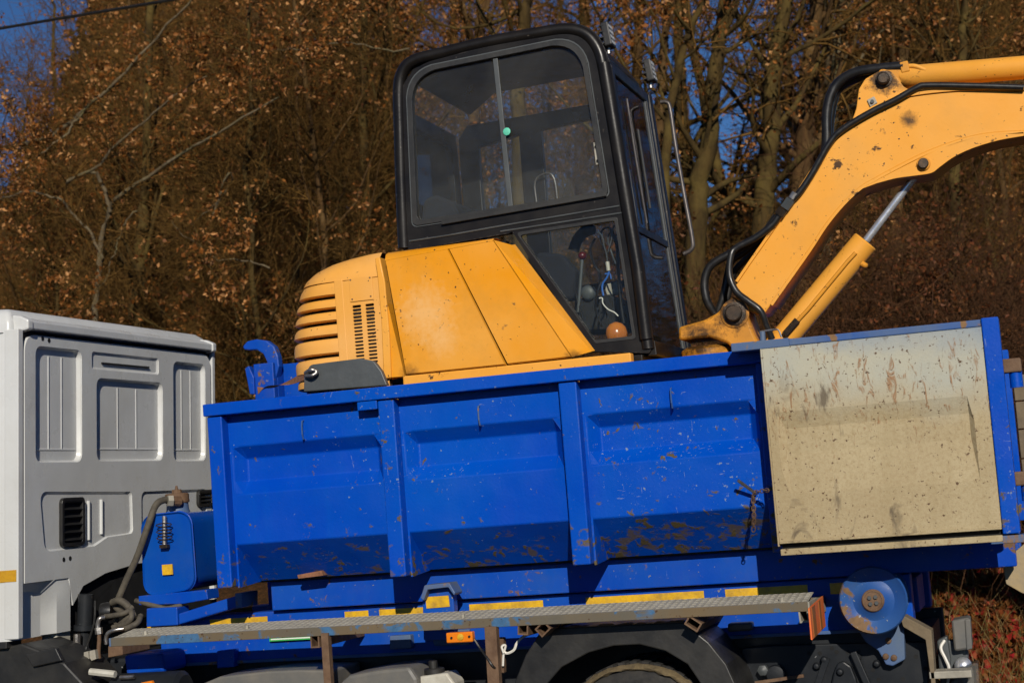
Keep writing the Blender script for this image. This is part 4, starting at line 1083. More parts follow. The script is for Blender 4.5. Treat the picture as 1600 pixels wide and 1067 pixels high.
# --- the other leaf: weathered boards on the far side, swung straight back
zz = 1.02
rg = random.Random(3)
while zz < 2.1:
    hgt_ = rg.uniform(0.13, 0.17)
    G().box(4.16, 4.5, 2.03 + rg.uniform(-.006, .006), 2.075, zz, zz + hgt_ - 0.007).build('far_door_board', 'concrete', CT, 0.004)
    zz += hgt_
rp = G().prism(round_poly([(4.047, 1.227), (4.159, 1.309), (4.401, 1.309), (4.376, 1.06), (4.135, 1.064), (4.055, 1.119)], [0.0, 0, 0, 0, 0.05, 0.01], 4), 'XZ', 0.55, 0.60).build('rear_guard_plate', 'tan_plain', TR, 0.004)

# --- chain and locking rod hanging on the side
CH = thing('chain', (2.924, 0.02, 1.573), 'short rusty chain hanging at the end of the blue side panel', 'chain')
def link(c, up, flat):
    up = Vector(up).normalized(); fl_ = Vector(flat).normalized()
    pts = []
    for k in range(12):
        a = 2 * math.pi * k / 12
        pts.append(Vector(c) + up * math.cos(a) * 0.0165 + fl_ * math.sin(a) * 0.009)
    return G().tube(pts, 0.0028, 6, closed=True)
cpts = spline([(2.939, 0, 1.666), (2.926, 0.02, 1.629), (2.922, 0.03, 1.572), (2.916, 0.04, 1.526), (2.905, 0.06, 1.472)], 3)
for i, p in enumerate(cpts[:-1]):
    d = cpts[i + 1] - p
    link(p, d, (1, 0, 0) if i % 2 else (0, 1, 0)).build('chain_link', 'rust', CH)
cp2 = spline([(2.939, 0, 1.666), (2.966, -0.03, 1.671), (3, -0.06, 1.675), (3.022, -0.08, 1.674)], 2)
for i, p in enumerate(cp2[:-1]):
    link(p, cp2[i + 1] - p, (0, 0, 1) if i % 2 else (0, 1, 0)).build('chain_link', 'rust', CH)
G().cyl((2.868, -0.03, 1.734), (2.937, 0.03, 1.665), 0.0085, 8).build('locking_rod', 'steel', CH)

# --- strap
ST = thing('tie_down_strap', (0.222, 0.5, 2.488), 'frayed brown webbing strap running from the grey blade to the hook', 'strap')
g = G()
sp_ = [(-0.039, 0.72, 2.491), (0.083, 0.66, 2.47), (0.23, 0.55, 2.489), (0.405, 0.4, 2.517)]
sq_ = [(-0.028, 0.7, 2.445), (0.075, 0.62, 2.481), (0.259, 0.52, 2.467), (0.415, 0.38, 2.472)]
a = spline(sp_, 8); b = spline(sq_, 8)
g.loft([[p, q, q + Vector((0, 0.004, 0)), p + Vector((0, 0.004, 0))] for p, q in zip(a, b)], True)
g.build('webbing', 'strap', ST)
# --- small splinter of wood under the container
G().prism([(0.355, 1.406), (0.501, 1.421), (0.51, 1.393), (0.361, 1.385)], 'XZ', 0.25, 0.35).build('wood_wedge', 'strap', None, 0.003)
tag(bpy.data.objects['wood_wedge'], 'small reddish wooden wedge stuck under the container edge', 'wedge')

# ================================================================ EXCAVATOR
EX = thing('mini_excavator', (1.6, 1.05, 1.40), 'yellow mini excavator with black cab riding in the container', 'excavator')
# undercarriage, out of sight below the rim
for y in (0.33, 1.42):
    t = round_poly([(0.75, 1.40), (2.45, 1.40), (2.55, 1.66), (2.45, 1.92), (0.75, 1.92), (0.65, 1.66)], 0.15, 4)
    G().prism(t, 'XZ', y, y + 0.35).build('track', 'rubber', EX, 0.02)
G().box(1.0, 2.2, 0.69, 1.41, 1.6, 1.9).build('track_frame', 'chassis', EX)
G().cyl((1.6, 1.05, 1.9), (1.6, 1.05, 2.2), 0.4, 24).build('slew_ring', 'chassis', EX)
# deck
dk = round_poly([(0.62, 0.40), (2.5, 0.36), (2.62, 0.8), (2.62, 1.3), (2.5, 1.74), (0.62, 1.74)], 0.12, 4)
G().prism(dk, 'XY', 2.2, 2.385).build('deck', 'yellow_faded', EX, 0.01)
G().box(1.02, 2.30, 0.335, 0.40, 2.30, 2.437).build('deck_edge', 'yellow_faded', EX, 0.008)
# --- hood panels on the near side
HY = 0.32
p1_ = [(0.971, 3.08), (1.339, 3.1), (1.617, 2.438), (1.045, 2.438)]
p2_ = [(1.344, 3.099), (1.6, 3.114), (1.984, 2.443), (1.628, 2.439)]
for poly in (p1_, p2_):
    g = G()
    cu = sum(p[0] for p in poly) / 4; cv = sum(p[1] for p in poly) / 4
    def ins(d):
        return [(cu + (u - cu) * (1 - d / 0.3), cv + (v - cv) * (1 - d / 0.3)) for u, v in poly]
    g.loft([[(u, HY + 0.16, v) for u, v in poly], [(u, HY + 0.012, v) for u, v in poly], [(u, HY, v) for u, v in ins(0.006)]], True)
    g.build('hood_panel', 'yellow', EX, smooth=25)
# crowned top of the hood
tp = [(0.971, 3.08), (1.6, 3.114)]
x0, z0 = tp[0]; x1, z1 = tp[1]
g = G()
prof = [(0.0, 0.0), (0.02, 0.035), (0.06, 0.05), (0.16, 0.055)]
g.loft([[(x0, HY + a + 0.003, z0 + b - 0.004), (x1, HY + a + 0.003, z1 + b * 0.4 - 0.004)] for a, b in prof], False, False)
g.build('hood_crown', 'yellow', EX, smooth=60)
# facet leading back to the cab window
fa = [(1.603, 3.114), (1.987, 2.443)]
fb = [(1.671, 3.091), (2.068, 2.472)]
g = G()
A0, A1 = (fa[0][0], HY + 0.004, fa[0][1]), (fa[1][0], HY + 0.004, fa[1][1])
B0, B1 = (fb[0][0], 0.43, fb[0][1]), (fb[1][0], 0.43, fb[1][1])
g.add([A0, A1, B1, B0], [(0, 1, 2, 3)])
g.build('hood_facet', 'yellow', EX)
g = G()
g.add([B0, B1, (B1[0] + 0.012, 0.45, B1[2] + 0.004), (B0[0] + 0.012, 0.45, B0[2] + 0.004)], [(0, 1, 2, 3)])
g.build('facet_edge', 'yellow_grease', EX)
g = G()
g.add([A0, B0, (B0[0] - 0.05, 0.46, B0[2] + 0.01), (A0[0] - 0.12, 0.44, A0[2] + 0.03)], [(0, 1, 2, 3)])
g.build('facet_top', 'yellow', EX)
# slanted sliver and step beside the cowl
G().prism([(0.927, 3.055), (1.034, 2.433), (0.921, 2.437), (0.943, 2.964)], 'XZ', 0.335, 0.46).build('hood_sliver', 'yellow', EX, 0.003)
G().prism([(0.911, 3.095), (0.942, 3.098), (0.962, 2.961), (0.966, 2.678), (0.959, 2.433), (0.913, 2.43), (0.923, 2.753), (0.919, 3.001)], 'XZ', 0.322, 0.44).build('cowl_edge', 'yellow_faded', EX, 0.006, 40)
G().box(1.0, 2.34, 0.43, 1.5, 2.385, 2.43).build('cab_floor', 'black', EX, 0.008)
G().prism([(1.05, 3.111), (1.615, 3.13), (1.522, 2.439), (1.037, 2.45)], 'XZ', 0.5, 0.56).build('hood_back', 'dark', EX)
# --- rear cowl: rounded counterweight with louvre slats
cw0, cw1 = 0.649, 0.904
sil = [(0.302, 2.47), (0.293, 2.563), (0.293, 2.673), (0.309, 2.783), (0.327, 2.873), (0.354, 2.959), (0.391, 3.025), (0.446, 3.075), (0.521, 3.111), (0.622, 3.136), (0.71, 3.144), (0.819, 3.142)]
def xrear(z):
    for (xa, za), (xb, zb) in zip(sil, sil[1:]):
        if za <= z <= zb:
            return xa + (xb - xa) * (z - za) / (zb - za)
    return sil[0][0] if z < sil[0][1] else sil[-1][0]
ztop_c = sil[-1][1]
def cowl_ring(z, inset=0.0, x_end=cw0):
    """open plan curve from the near side round the back to the far side"""
    xb = xrear(z) + inset
    r = 0.24
    top = max(0.0, (z - (ztop_c - 0.16)) / 0.16)
    ya = 0.352 + inset + 0.10 * top ** 2.2; yb = 1.75 - inset - 0.10 * top ** 2.2
    r = min(r, max(0.02, x_end - xb))
    pts = [(x_end, ya)]
    for k in range(9):
        t = math.radians(270 - 90 * k / 8)
        pts.append((min(xb + r + r * math.cos(t), x_end), ya + r + r * math.sin(t)))
    for k in range(9):
        t = math.radians(180 - 90 * k / 8)
        pts.append((min(xb + r + r * math.cos(t), x_end), yb - r + r * math.sin(t)))
    pts.append((x_end, yb))
    return [(x, y, z) for x, y in pts]
zs_ = [p[1] for p in [(0.561, 3.006), (0.555, 2.923), (0.55, 2.852), (0.544, 2.781), (0.539, 2.703), (0.531, 2.6), (0.524, 2.5), (0.518, 2.419)]]
g = G()
g.loft([cowl_ring(z, 0.05) for z in np.linspace(2.30, zs_[0] + 0.03, 12)], True)
g.build('cowl_core', 'grille_back', EX, smooth=35)
for i in range(7):
    zhi, zlo = zs_[i] - (0.015 if i else 0.0), zs_[i + 1]
    secs = [(zlo, 0.04), (zlo + 0.002, 0.008), (zlo + 0.007, 0.0), (zlo + (zhi - zlo) * 0.5, 0.001), (zhi - 0.016, 0.005), (zhi - 0.004, 0.014), (zhi, 0.04)]
    g = G()
    g.loft([cowl_ring(z, d) for z, d in secs], False, False)
    g.build('louvre_slat', 'yellow_peach', EX, smooth=50)
# plain strip beside the slats, and the domed cap above them
g = G()
g.loft([[(cw0 - 0.001, 0.3505, z), (cw0 + 0.05, 0.3505, z), (cw0 + 0.05, 0.42, z), (cw0 - 0.001, 0.42, z)] for z in (2.30, zs_[0])], True)
g.build('cowl_strip', 'yellow_peach', EX, 0.004)
g = G()
zc_ = [zs_[0] - 0.012, zs_[0] - 0.008] + list(np.linspace(zs_[0], ztop_c, 14))
g.loft([cowl_ring(z, 0.03 if i == 0 else 0.0, cw1 + 0.004) for i, z in enumerate(zc_)], False, False)
tp_ = cowl_ring(ztop_c, 0.0, cw1 + 0.004)
g.add([p for p in tp_], [tuple(range(len(tp_)))])
g.build('cowl_cap', 'yellow_peach', EX, smooth=50)
# grille plate with slots
gp0 = [(0.675, 3.031), (0.915, 3.068), (0.947, 2.4), (0.705, 2.401)]
gx0, gx1 = cw0 + 0.045, cw1 + 0.03
slots = []
sl = [(0.738, 2.846), (0.799, 2.843), (0.811, 2.845), (0.875, 2.841), (0.757, 2.538), (0.875, 2.537)]
c1, c2 = (sl[0][0] + sl[1][0]) / 2 + 0.005, (sl[2][0] + sl[3][0]) / 2 + 0.008
ztp, zbt = sl[0][1], sl[4][1] - 0.005
for i in range(17):
    z = ztp + (zbt - ztp) * i / 16
    h = 0.0075 if i < 5 else 0.0058
    sh = 0.0
    for c_ in (c1 + 0.0, c2 + 0.0):
        slots.append(round_poly(rect(c_ - 0.026, z - h, c_ + 0.026, z + h), 0.0055, 2))
gpl = G().holed(rect(gx0, 2.34, gx1, zs_[0] - 0.012), slots, 'XZ', 0.352, 0.362).build('grille_plate', 'yellow_peach', EX)
G().box(gx0 + 0.01, gx1, 0.385, 0.40, 2.34, ztop_c - 0.18).build('grille_mesh', 'grille_back', gpl)
cvp = [(0.735, 2.999), (0.877, 3.005), (0.882, 2.872), (0.737, 2.867)]
G().box(cvp[0][0] + 0.004, cvp[2][0] - 0.004, 0.345, 0.351, cvp[3][1] + 0.006, cvp[0][1] + 0.006).build('cover_plate', 'yellow_peach', gpl, 0.003)
for u, v in ((cvp[0][0] + 0.015, cvp[0][1] - 0.004), (cvp[2][0] - 0.018, cvp[2][1] + 0.02), (cvp[0][0] + 0.018, cvp[3][1] + 0.02), (cvp[2][0] - 0.016, cvp[0][1] - 0.004)):
    G().cyl((u, 0.3435, v), (u, 0.346, v), 0.005, 8).build('cover_screw', 'rust', gpl)
# --- dozer blade cheek with its shackle
bl = G().prism(round_poly([(0.48, 2.396), (0.489, 2.48), (0.528, 2.54), (0.635, 2.543), (0.825, 2.546), (0.905, 2.524), (0.946, 2.464), (0.973, 2.385)], [0, .02, .03, .02, .02, .03, .02, 0], 3), 'XZ', 0.22, 0.26).build('dozer_blade', 'plate_grey', EX, 0.006)
bl['label'] = 'dark grey rounded cheek of the blade behind the rim'
G().box(0.492, 0.492 + 0.06, 0.262, 1.85, 1.95, 2.34).build('blade_face', 'plate_grey', EX)
G().box(0.492 + 0.1, 1.1, 0.7, 1.4, 1.6, 1.75).build('blade_arm', 'plate_grey', EX)
G().tube(spline([(0.507, 0.2, 2.495), (0.548, 0.18, 2.508), (0.574, 0.19, 2.502), (0.576, 0.19, 2.488), (0.55, 0.18, 2.476), (0.51, 0.2, 2.481)], 4), 0.011, 8).build('shackle', 'steel', EX, smooth=60)
# --- cab
CY, CF = 0.45, 1.44
outer = round_poly([(1.064, 3.133), (1.074, 4.152), (2.216, 4.269), (2.302, 3.984), (2.338, 3.421), (2.385, 2.431), (2.056, 2.474), (1.671, 3.167), (1.652, 3.159)], [0.0, 0.22, 0.24, 0.02, 0, 0.02, 0, 0, 0], 8)
w_up = round_poly([(1.125, 3.287), (1.152, 4.119), (2.138, 4.161), (2.205, 3.313)], [0.03, 0.16, 0.16, 0.03], 7)
w_lo = round_poly([(1.699, 3.153), (2.257, 3.168), (2.302, 2.521), (2.085, 2.519)], 0.012, 3)
def hull(mat='black'):
    return None
side = G().holed(outer, [w_up, w_lo], 'XZ', CY, CY + 0.05).build('cab_side', 'black', EX, 0.006)
side['label'] = 'black near side frame of the excavator cab'
def off3(poly, y):
    return [(u, y, v) for u, v in poly]
# hoop tube: rear post, roof edge, front post
ho = [(1.035, 3.153), (1.044, 3.469), (1.06, 3.83), (1.073, 4.047), (1.104, 4.145), (1.177, 4.196), (1.338, 4.211), (1.603, 4.231), (1.899, 4.235), (2.063, 4.231), (2.167, 4.189), (2.228, 4.102), (2.253, 3.978), (2.279, 3.693), (2.309, 3.306), (2.343, 2.888), (2.365, 2.458)]
hoop_r = 0.036
G().tube(spline([(u, 0.47, v) for u, v in ho], 4), [hoop_r] * (4 * (len(ho) - 1) + 1), 12).build('roll_hoop', 'black', EX, smooth=60)
fp = [(2.26, 4.009), (2.286, 3.69), (2.316, 3.303), (2.35, 2.885), (2.363, 2.508)]
G().tube([(u, 0.455, v) for u, v in fp], 0.038, 12).build('front_post', 'black', EX, smooth=60)
def scale_poly(poly, d):
    u0, v0, u1, v1 = bbox(poly); cu, cv = (u0 + u1) / 2, (v0 + v1) / 2
    return [(cu + (u - cu) * (1 + 2 * d / (u1 - u0)), cv + (v - cv) * (1 + 2 * d / (v1 - v0))) for u, v in poly]
sf = G().holed(scale_poly(w_up, 0.022), [scale_poly(w_up, -0.006)], 'XZ', CY - 0.012, CY + 0.01).build('window_frame', 'plastic', side, 0.003)
G().holed(scale_poly(w_up, 0.030), [scale_poly(w_up, 0.024)], 'XZ', CY - 0.005, CY + 0.003).build('window_seal', 'plate_grey', sf)
G().holed(scale_poly(w_lo, 0.006), [scale_poly(w_lo, -0.012)], 'XZ', CY - 0.004, CY + 0.02).build('window_seal', 'plastic', side, 0.002)
G().prism(w_up, 'XZ', CY + 0.014, CY + 0.018).build('window_pane', 'glass_side', side)
G().prism(w_lo, 'XZ', CY + 0.024, CY + 0.028).build('window_pane', 'glass', side)
dv = [(1.652, 0.455, 4.13), (1.673, 0.455, 3.301)]
G().bar(dv[0], dv[1], 0.028, 0.014, (0, 1, 0)).build('window_divider', 'plate_grey', side, 0.003)
lt = [(1.724, 3.243), (2.208, 3.266), (2.21, 3.297), (1.727, 3.275)]
G().prism([(1.273, 3.25), (2.217, 3.289), (2.222, 3.313), (1.275, 3.274)], 'XZ', CY - 0.022, CY - 0.011).build('slide_track', 'plastic', side, 0.003)
G().prism([(2.164, 3.592), (2.189, 3.589), (2.193, 3.47), (2.168, 3.47)], 'XZ', CY + 0.006, CY + 0.0135).build('window_latch', 'galv', side)
for p in [(2.176, 0.44, 3.566), (2.18, 0.44, 3.489)]:
    G().cyl((p[0], CY + 0.0, p[2]), (p[0], CY + 0.007, p[2]), 0.008, 8).build('latch_rivet', 'dark', side)
# drip moulding and lower bar lines
G().tube([(u, CY - 0.003, v) for u, v in [(1.075, 3.185), (1.302, 3.19), (1.638, 3.206), (2.28, 3.231)]], 0.005, 6).build('moulding', 'plate_grey', side)
G().tube([(u, CY - 0.003, v) for u, v in [(1.606, 3.175), (1.752, 3.178), (2.29, 3.192)]], 0.005, 6).build('moulding', 'plate_grey', side)
# far side frame with door openings
far_o = [(u, v) for u, v in outer]
fw1 = round_poly([(1.179, 3.341), (1.198, 4.024), (1.637, 4.103), (1.654, 3.324)], [0.03, 0.1, 0.03, 0.03], 5)
far_x = lambda poly: poly
u0, v0, u1, v1 = bbox(w_up)
lu0, lv0, lu1, lv1 = bbox(outer)
PXa, PXb = 1.472, 1.613      # far door post
PXc, PXd = 1.086, 1.209      # far rear corner post
zf0 = 3.494
fo_ = [(PXc, 2.43), (PXc, 3.92), (PXc + 0.06, 4.0), (2.22, 4.03), (2.30, 3.98), (2.40, 2.43)]
hA = [(PXd, 2.52), (PXd, 3.86), (PXa, 3.90), (PXa, 2.52)]
hB = [(PXb, 2.95), (PXb, 3.91), (2.21, 3.95), (2.30, 2.95)]
hC = [(PXb, 2.52), (PXb, 2.91), (2.305, 2.91), (2.35, 2.52)]
farf = G().holed(fo_, [hA, hB, hC], 'XZ', CF - 0.05, CF).build('cab_far_side', 'black', EX, 0.005)
for hh in (hA, hB, hC):
    G().prism(hh, 'XZ', CF - 0.03, CF - 0.026).build('window_pane', 'glass_side', farf)
G().tube(spline([(PXb - 0.05, CF - 0.09, zf0 - 0.05), (PXb - 0.05, CF - 0.09, zf0 + 0.10), (PXb + 0.02, CF - 0.09, zf0 + 0.14), (PXb + 0.07, CF - 0.09, zf0 + 0.10), (PXb + 0.08, CF - 0.09, zf0 - 0.08)], 4), 0.006, 8).build('door_grip', 'handle', farf)
# roof and rear
rfz0, rfz1 = ho[6][1], ho[9][1]
roof = [(ho[4][0] + 0.02, ho[4][1] - 0.04), (ho[5][0], ho[5][1] + 0.01), (ho[6][0], ho[6][1] + 0.03), (ho[8][0], ho[8][1] + 0.03), (ho[9][0], ho[9][1] + 0.03), (ho[10][0], ho[10][1] + 0.01), (ho[11][0] + 0.01, ho[11][1] - 0.01),
        (ho[11][0] - 0.04, ho[11][1] - 0.06), (ho[9][0], ho[9][1] - 0.03), (ho[6][0], ho[6][1] - 0.03), (ho[4][0] + 0.06, ho[4][1] - 0.08)]
G().prism(roof, 'XZ', 0.475, CF - 0.02).build('cab_roof', 'black', EX, 0.01, 40)
rx = 1.044
rearf = G().holed(rect(0.475, 2.43, CF - 0.051, 3.95), [round_poly(rect(0.56, 3.12, CF - 0.14, 3.86), 0.06, 4)], 'YZ', rx - 0.02, rx + 0.03).build('cab_rear', 'black', EX, 0.005)
G().prism(round_poly(rect(0.555, 3.115, CF - 0.135, 3.865), 0.06, 4), 'YZ', rx + 0.003, rx + 0.007).build('window_pane', 'glass', rearf)
G().tube([(rx, CF - 0.03, 2.43), (rx - 0.01, CF - 0.03, 3.9)], 0.035, 10).build('rear_post', 'black', EX, smooth=60)
# front face: slightly raked
def fx(z):
    (ua, va), (ub, vb) = fp[0], fp[-1]
    return ub + (ua - ub) * (z - vb) / (va - vb)
def front_quad(y0, y1, z0, z1, t, dx=0.0):
    vs_ = []
    for d in (0, t):
        for y, z in ((y0, z0), (y1, z0), (y1, z1), (y0, z1)):
            vs_.append((fx(z) + dx + d, y, z))
    return G().add(vs_, [(0, 1, 2, 3), (7, 6, 5, 4), (0, 4, 5, 1), (1, 5, 6, 2), (2, 6, 7, 3), (3, 7, 4, 0)])
fz0, fzm, fz1 = 2.50, 3.122, fp[0][1] + 0.02
zm2 = 3.117
ff = front_quad(0.47, CF - 0.02, 2.42, fz0, 0.05, -0.01).build('front_sill', 'black', EX, 0.006)
front_quad(0.47, CF - 0.02, fzm - 0.025, fzm + 0.015, 0.035, -0.01).build('front_crossbar', 'black', ff, 0.004)
front_quad(0.47, CF - 0.02, fz1 - 0.06, fz1 + 0.0, 0.05, -0.02).build('front_header', 'black', ff, 0.008)
front_quad(CF - 0.075, CF, 2.42, fz1, 0.055, -0.015).build('front_far_post', 'black', ff, 0.012)
front_quad(CF - 0.13, CF - 0.085, fz0, fz1 - 0.05, 0.03, 0.0).build('front_channel', 'plastic', ff, 0.004)
front_quad(CF - 0.155, CF - 0.14, fz0, fz1 - 0.05, 0.025, 0.0).build('front_channel', 'plate_grey', ff, 0.003)
front_quad(0.49, CF - 0.08, fzm + 0.02, fz1 - 0.055, 0.004, 0.012).build('windscreen_pane', 'glass', ff)
front_quad(0.49, CF - 0.08, fz0 + 0.002, fzm - 0.027, 0.004, 0.012).build('lower_pane', 'glass_side', ff)
front_quad(0.50, 0.53, fzm - 0.01, fz1 - 0.6, 0.02, 0.02).build('pane_edge', 'plastic', ff, 0.003)
G().tube([(fx(z) + 0.03, 0.78 + 0.03 * math.sin(z * 3), z) for z in np.linspace(fzm + 0.05, fzm + 0.75, 6)], 0.006, 6).build('wiper_arm', 'handle', ff)
G().tube([(fx(z) + 0.034, 0.90, z) for z in np.linspace(fzm + 0.15, fzm + 0.6, 4)], 0.009, 6).build('wiper_blade', 'plastic', ff)
# work lamps
for i, c in enumerate(((2.279, 0.52, 4.176), (2.316, 1.36, 4.155))):
    x, y, z = c
    wl = G().obox((x, y, z), (0.045, 0.10, 0.135), (0, -0.12, 0)).build('work_lamp', 'plastic', EX, 0.008)
    for k in range(4):
        G().obox((x - 0.02, y, z - 0.05 + k * 0.033), (0.03, 0.104, 0.006), (0, -0.12, 0)).build('cooling_fin', 'plastic', wl)
    for a in (-1, 0, 1):
        for b in (-1.5, -0.5, 0.5, 1.5):
            G().obox((x + 0.0225 + b * -0.0035, y + a * 0.029, z + b * 0.029), (0.004, 0.022, 0.018), (0, -0.12, 0)).build('led', 'led', wl)
    G().cyl((x - 0.005, y, z - 0.10), (x - 0.005, y, z - 0.062), 0.012, 8).build('lamp_stalk', 'steel', wl)
# grab handle on the far front post
G().tube(spline([(2.345, 1.44, 3.982), (2.379, 1.44, 3.977), (2.399, 1.44, 3.936), (2.413, 1.44, 3.703), (2.44, 1.44, 3.394), (2.463, 1.44, 3.145), (2.451, 1.44, 3.089), (2.403, 1.44, 3.068)], 5), 0.0125, 8).build('grab_handle', 'handle', EX, smooth=60)
# mint air freshener hanging inside the pane
AFp = (1.688, 0.445, 3.716)
af = G().lathe((AFp[0], AFp[1], AFp[2]), (0, -1, 0), [(0, 0.016), (0.003, 0.022), (0.005, 0.018), (0.006, 0.004)], 9)
af.build('air_freshener', 'mint', None, smooth=60)
tag(bpy.data.objects['air_freshener'], 'small mint green air freshener stuck on the cab window', 'air freshener')
# --- cab interior
se = G()
st0 = [(1.117, 0.95, 3.432), (1.229, 0.95, 3.347)]
se.prism(round_poly([(1.28, 2.62), (1.75, 2.58), (1.77, 2.70), (1.40, 2.75), (1.30, 3.22), (1.20, 3.26), (1.14, 3.20)], 0.05, 4), 'XZ', 0.72, 1.18)
seat = se.build('seat', 'seat', EX, 0.03, 50)
hr = (1.161, 0.8, 3.399)
G().prism(round_poly([(hr[0] - 0.12, hr[2] - 0.15), (hr[0] + 0.16, hr[2] - 0.15), (hr[0] + 0.10, hr[2] + 0.02), (hr[0] - 0.0, hr[2] + 0.075), (hr[0] - 0.08, hr[2] + 0.06)], 0.05, 4), 'XZ', 0.70, 1.20).build('headrest', 'seat', seat, 0.02, 50)
G().box(1.3, 1.75, 0.72, 1.18, 2.43, 2.58).build('seat_base', 'dark', seat)
G().prism(round_poly([(1.749, 3.061), (1.901, 3.032), (1.983, 2.927), (1.952, 2.772), (1.844, 2.784), (1.78, 2.897)], 0.03, 4), 'XZ', 0.56, 0.68).build('side_console', 'seat', EX, 0.02, 50)
lv = [(1.963, 0.6, 2.706), (1.983, 0.6, 2.819), (2.014, 0.6, 3.01)]
G().tube(lv, 0.009, 8).build('control_lever', 'plate_grey', EX)
G().lathe((lv[2][0], lv[2][1], lv[2][2]), (0, 0, 1), [(-0.022, 0.008), (-0.014, 0.02), (0.0, 0.025), (0.014, 0.02), (0.022, 0.006)], 14).build('lever_knob', 'red', EX, smooth=60)
G().tube(spline([(1.95, 0.66, 3.052), (1.977, 0.66, 3.109), (2.024, 0.66, 3.15), (2.083, 0.66, 3.157)], 5), [0.03, 0.031, 0.03, 0.031, 0.03, 0.031, 0.03, 0.031, 0.03, 0.031, 0.032, 0.032, 0.03, 0.03, 0.028, 0.02], 10).build('joystick', 'seat', EX, smooth=60)
G().lathe((1.967, 0.85, 2.833), (0, -1, 0), [(0, 0.045), (0.02, 0.042), (0.03, 0.03), (0.033, 0.01)], 16).build('gauge', 'plate_grey', EX, smooth=50)
G().prism([(1.882, 2.808), (2.088, 2.814), (2.174, 2.739), (2.164, 2.614), (1.867, 2.627)], 'XZ', 0.85, 1.2).build('pedal_box', 'dark', EX, 0.01)
G().prism(round_poly([(2.047, 2.876), (2.136, 2.884), (2.146, 2.818), (2.063, 2.805)], 0.01, 3), 'XZ', 0.88, 0.94).build('pedal', 'galv', EX, 0.006)
for p in [(2.065, 0.9, 2.74), (2.07, 0.9, 2.718), (2.076, 0.9, 2.695), (2.07, 0.9, 2.761)]:
    G().obox(p, (0.06, 0.08, 0.008)).build('pedal_rib', 'plastic', EX)
G().tube(spline([(2.159, 0.52, 3.026), (2.137, 0.54, 3.076), (2.147, 0.56, 3.13), (2.182, 0.58, 3.142), (2.191, 0.58, 3.085), (2.168, 0.56, 3.005)], 5), 0.006, 6).build('wire', 'rubber', EX)
G().tube(spline([(2.131, 0.52, 3.12), (2.159, 0.5, 3.086), (2.165, 0.5, 3.033), (2.175, 0.5, 2.987), (2.175, 0.5, 2.938)], 5), 0.004, 6).build('wire', 'plate_grey', EX)
G().cyl((2.175, 0.5, 2.948), (2.178, 0.5, 2.899), 0.011, 10).build('wire_connector', 'plastic_white', EX)
G().tube(spline([(2.182, 0.5, 2.896), (2.165, 0.5, 2.863), (2.141, 0.5, 2.834), (2.135, 0.5, 2.804), (2.139, 0.5, 2.769)], 5), 0.0055, 6).build('wire', 'wire_blue', EX)
G().tube(spline([(2.153, 0.51, 2.886), (2.181, 0.51, 2.883), (2.186, 0.51, 2.855)], 3), 0.004, 6).build('wire', 'wire_blue', EX)
G().tube(spline([(2.113, 0.5, 2.758), (2.131, 0.5, 2.756), (2.132, 0.5, 2.728), (2.157, 0.5, 2.694), (2.191, 0.5, 2.673), (2.21, 0.5, 2.651)], 5), 0.0035, 6).build('wire', 'wire_white', EX)
BC = thing('amber_beacon', (2.179, 0.54, 2.532), 'round amber beacon lying inside the cab behind the lower window', 'beacon')
bc = (2.183, 0.54, 2.574)
G().lathe(bc, (0, 0, 1), [(-0.05, 0.05), (-0.045, 0.056), (-0.01, 0.059), (0.02, 0.052), (0.04, 0.035), (0.05, 0.012), (0.052, 0.002)], 24).build('dome', 'amber', BC, smooth=60)
G().lathe(bc, (0, 0, 1), [(-0.075, 0.05), (-0.05, 0.053)], 20).build('base', 'plastic', BC)
for pts, r_, mt in (([(2.094, 0.6, 3.099), (2.055, 0.62, 3.042), (2.065, 0.64, 2.966), (2.09, 0.66, 2.901), (2.066, 0.7, 2.83)], 0.007, 'rubber'), ([(2.185, 0.62, 3.132), (2.206, 0.62, 3.042), (2.203, 0.62, 2.919), (2.202, 0.62, 2.744), (2.209, 0.62, 2.622)], 0.009, 'plastic'),
                    ([(1.868, 0.6, 3.009), (1.918, 0.6, 2.95), (1.955, 0.6, 2.875), (1.965, 0.6, 2.769), (1.992, 0.6, 2.66)], 0.008, 'rubber'), ([(2.109, 0.6, 2.858), (2.084, 0.6, 2.808), (2.057, 0.62, 2.725), (2.079, 0.64, 2.619)], 0.006, 'rubber'), ([(2.207, 0.6, 3.155), (2.17, 0.58, 3.087), (2.184, 0.58, 3.001), (2.196, 0.6, 2.946)], 0.005, 'plate_grey')):
    G().tube(spline(pts, 5), r_, 6).build('cable', mt, EX, smooth=60)
# --- swing bracket and boom
BYn, BYf = 0.86, 1.12
sw = G().prism(round_poly([(2.46, 2.59), (2.604, 2.614), (2.678, 2.644), (2.747, 2.704), (2.767, 2.73), (2.824, 2.695), (2.844, 2.616), (2.867, 2.516), (2.904, 2.425), (2.887, 2.236), (2.776, 2.247), (2.77, 2.414), (2.719, 2.475), (2.624, 2.517), (2.453, 2.516)], [0, 0.03, 0.06, 0.02, 0.02, 0.03, 0, 0, 0, 0, 0, 0.03, 0.03, 0.03, 0], 4), 'XZ', 0.84, 1.14).build('swing_bracket', 'yellow_grease', EX, 0.015, 40)
sc_ = (2.585, 0.84, 2.475)
G().lathe((sc_[0], 0.99, 2.22), (0, 0, 1), [(0, 0.16), (0.24, 0.15), (0.26, 0.12)], 24).build('swing_pivot', 'yellow_grease', EX, smooth=40)
pv = (2.776, 0.8, 2.631)
pn = G().lathe((pv[0], 0.845, pv[2]), (0, -1, 0), [(0, 0.063), (0.02, 0.063), (0.022, 0.045), (0.05, 0.045), (0.055, 0.038)], 24).build('pivot_pin', 'dark_bolt', EX, smooth=30)
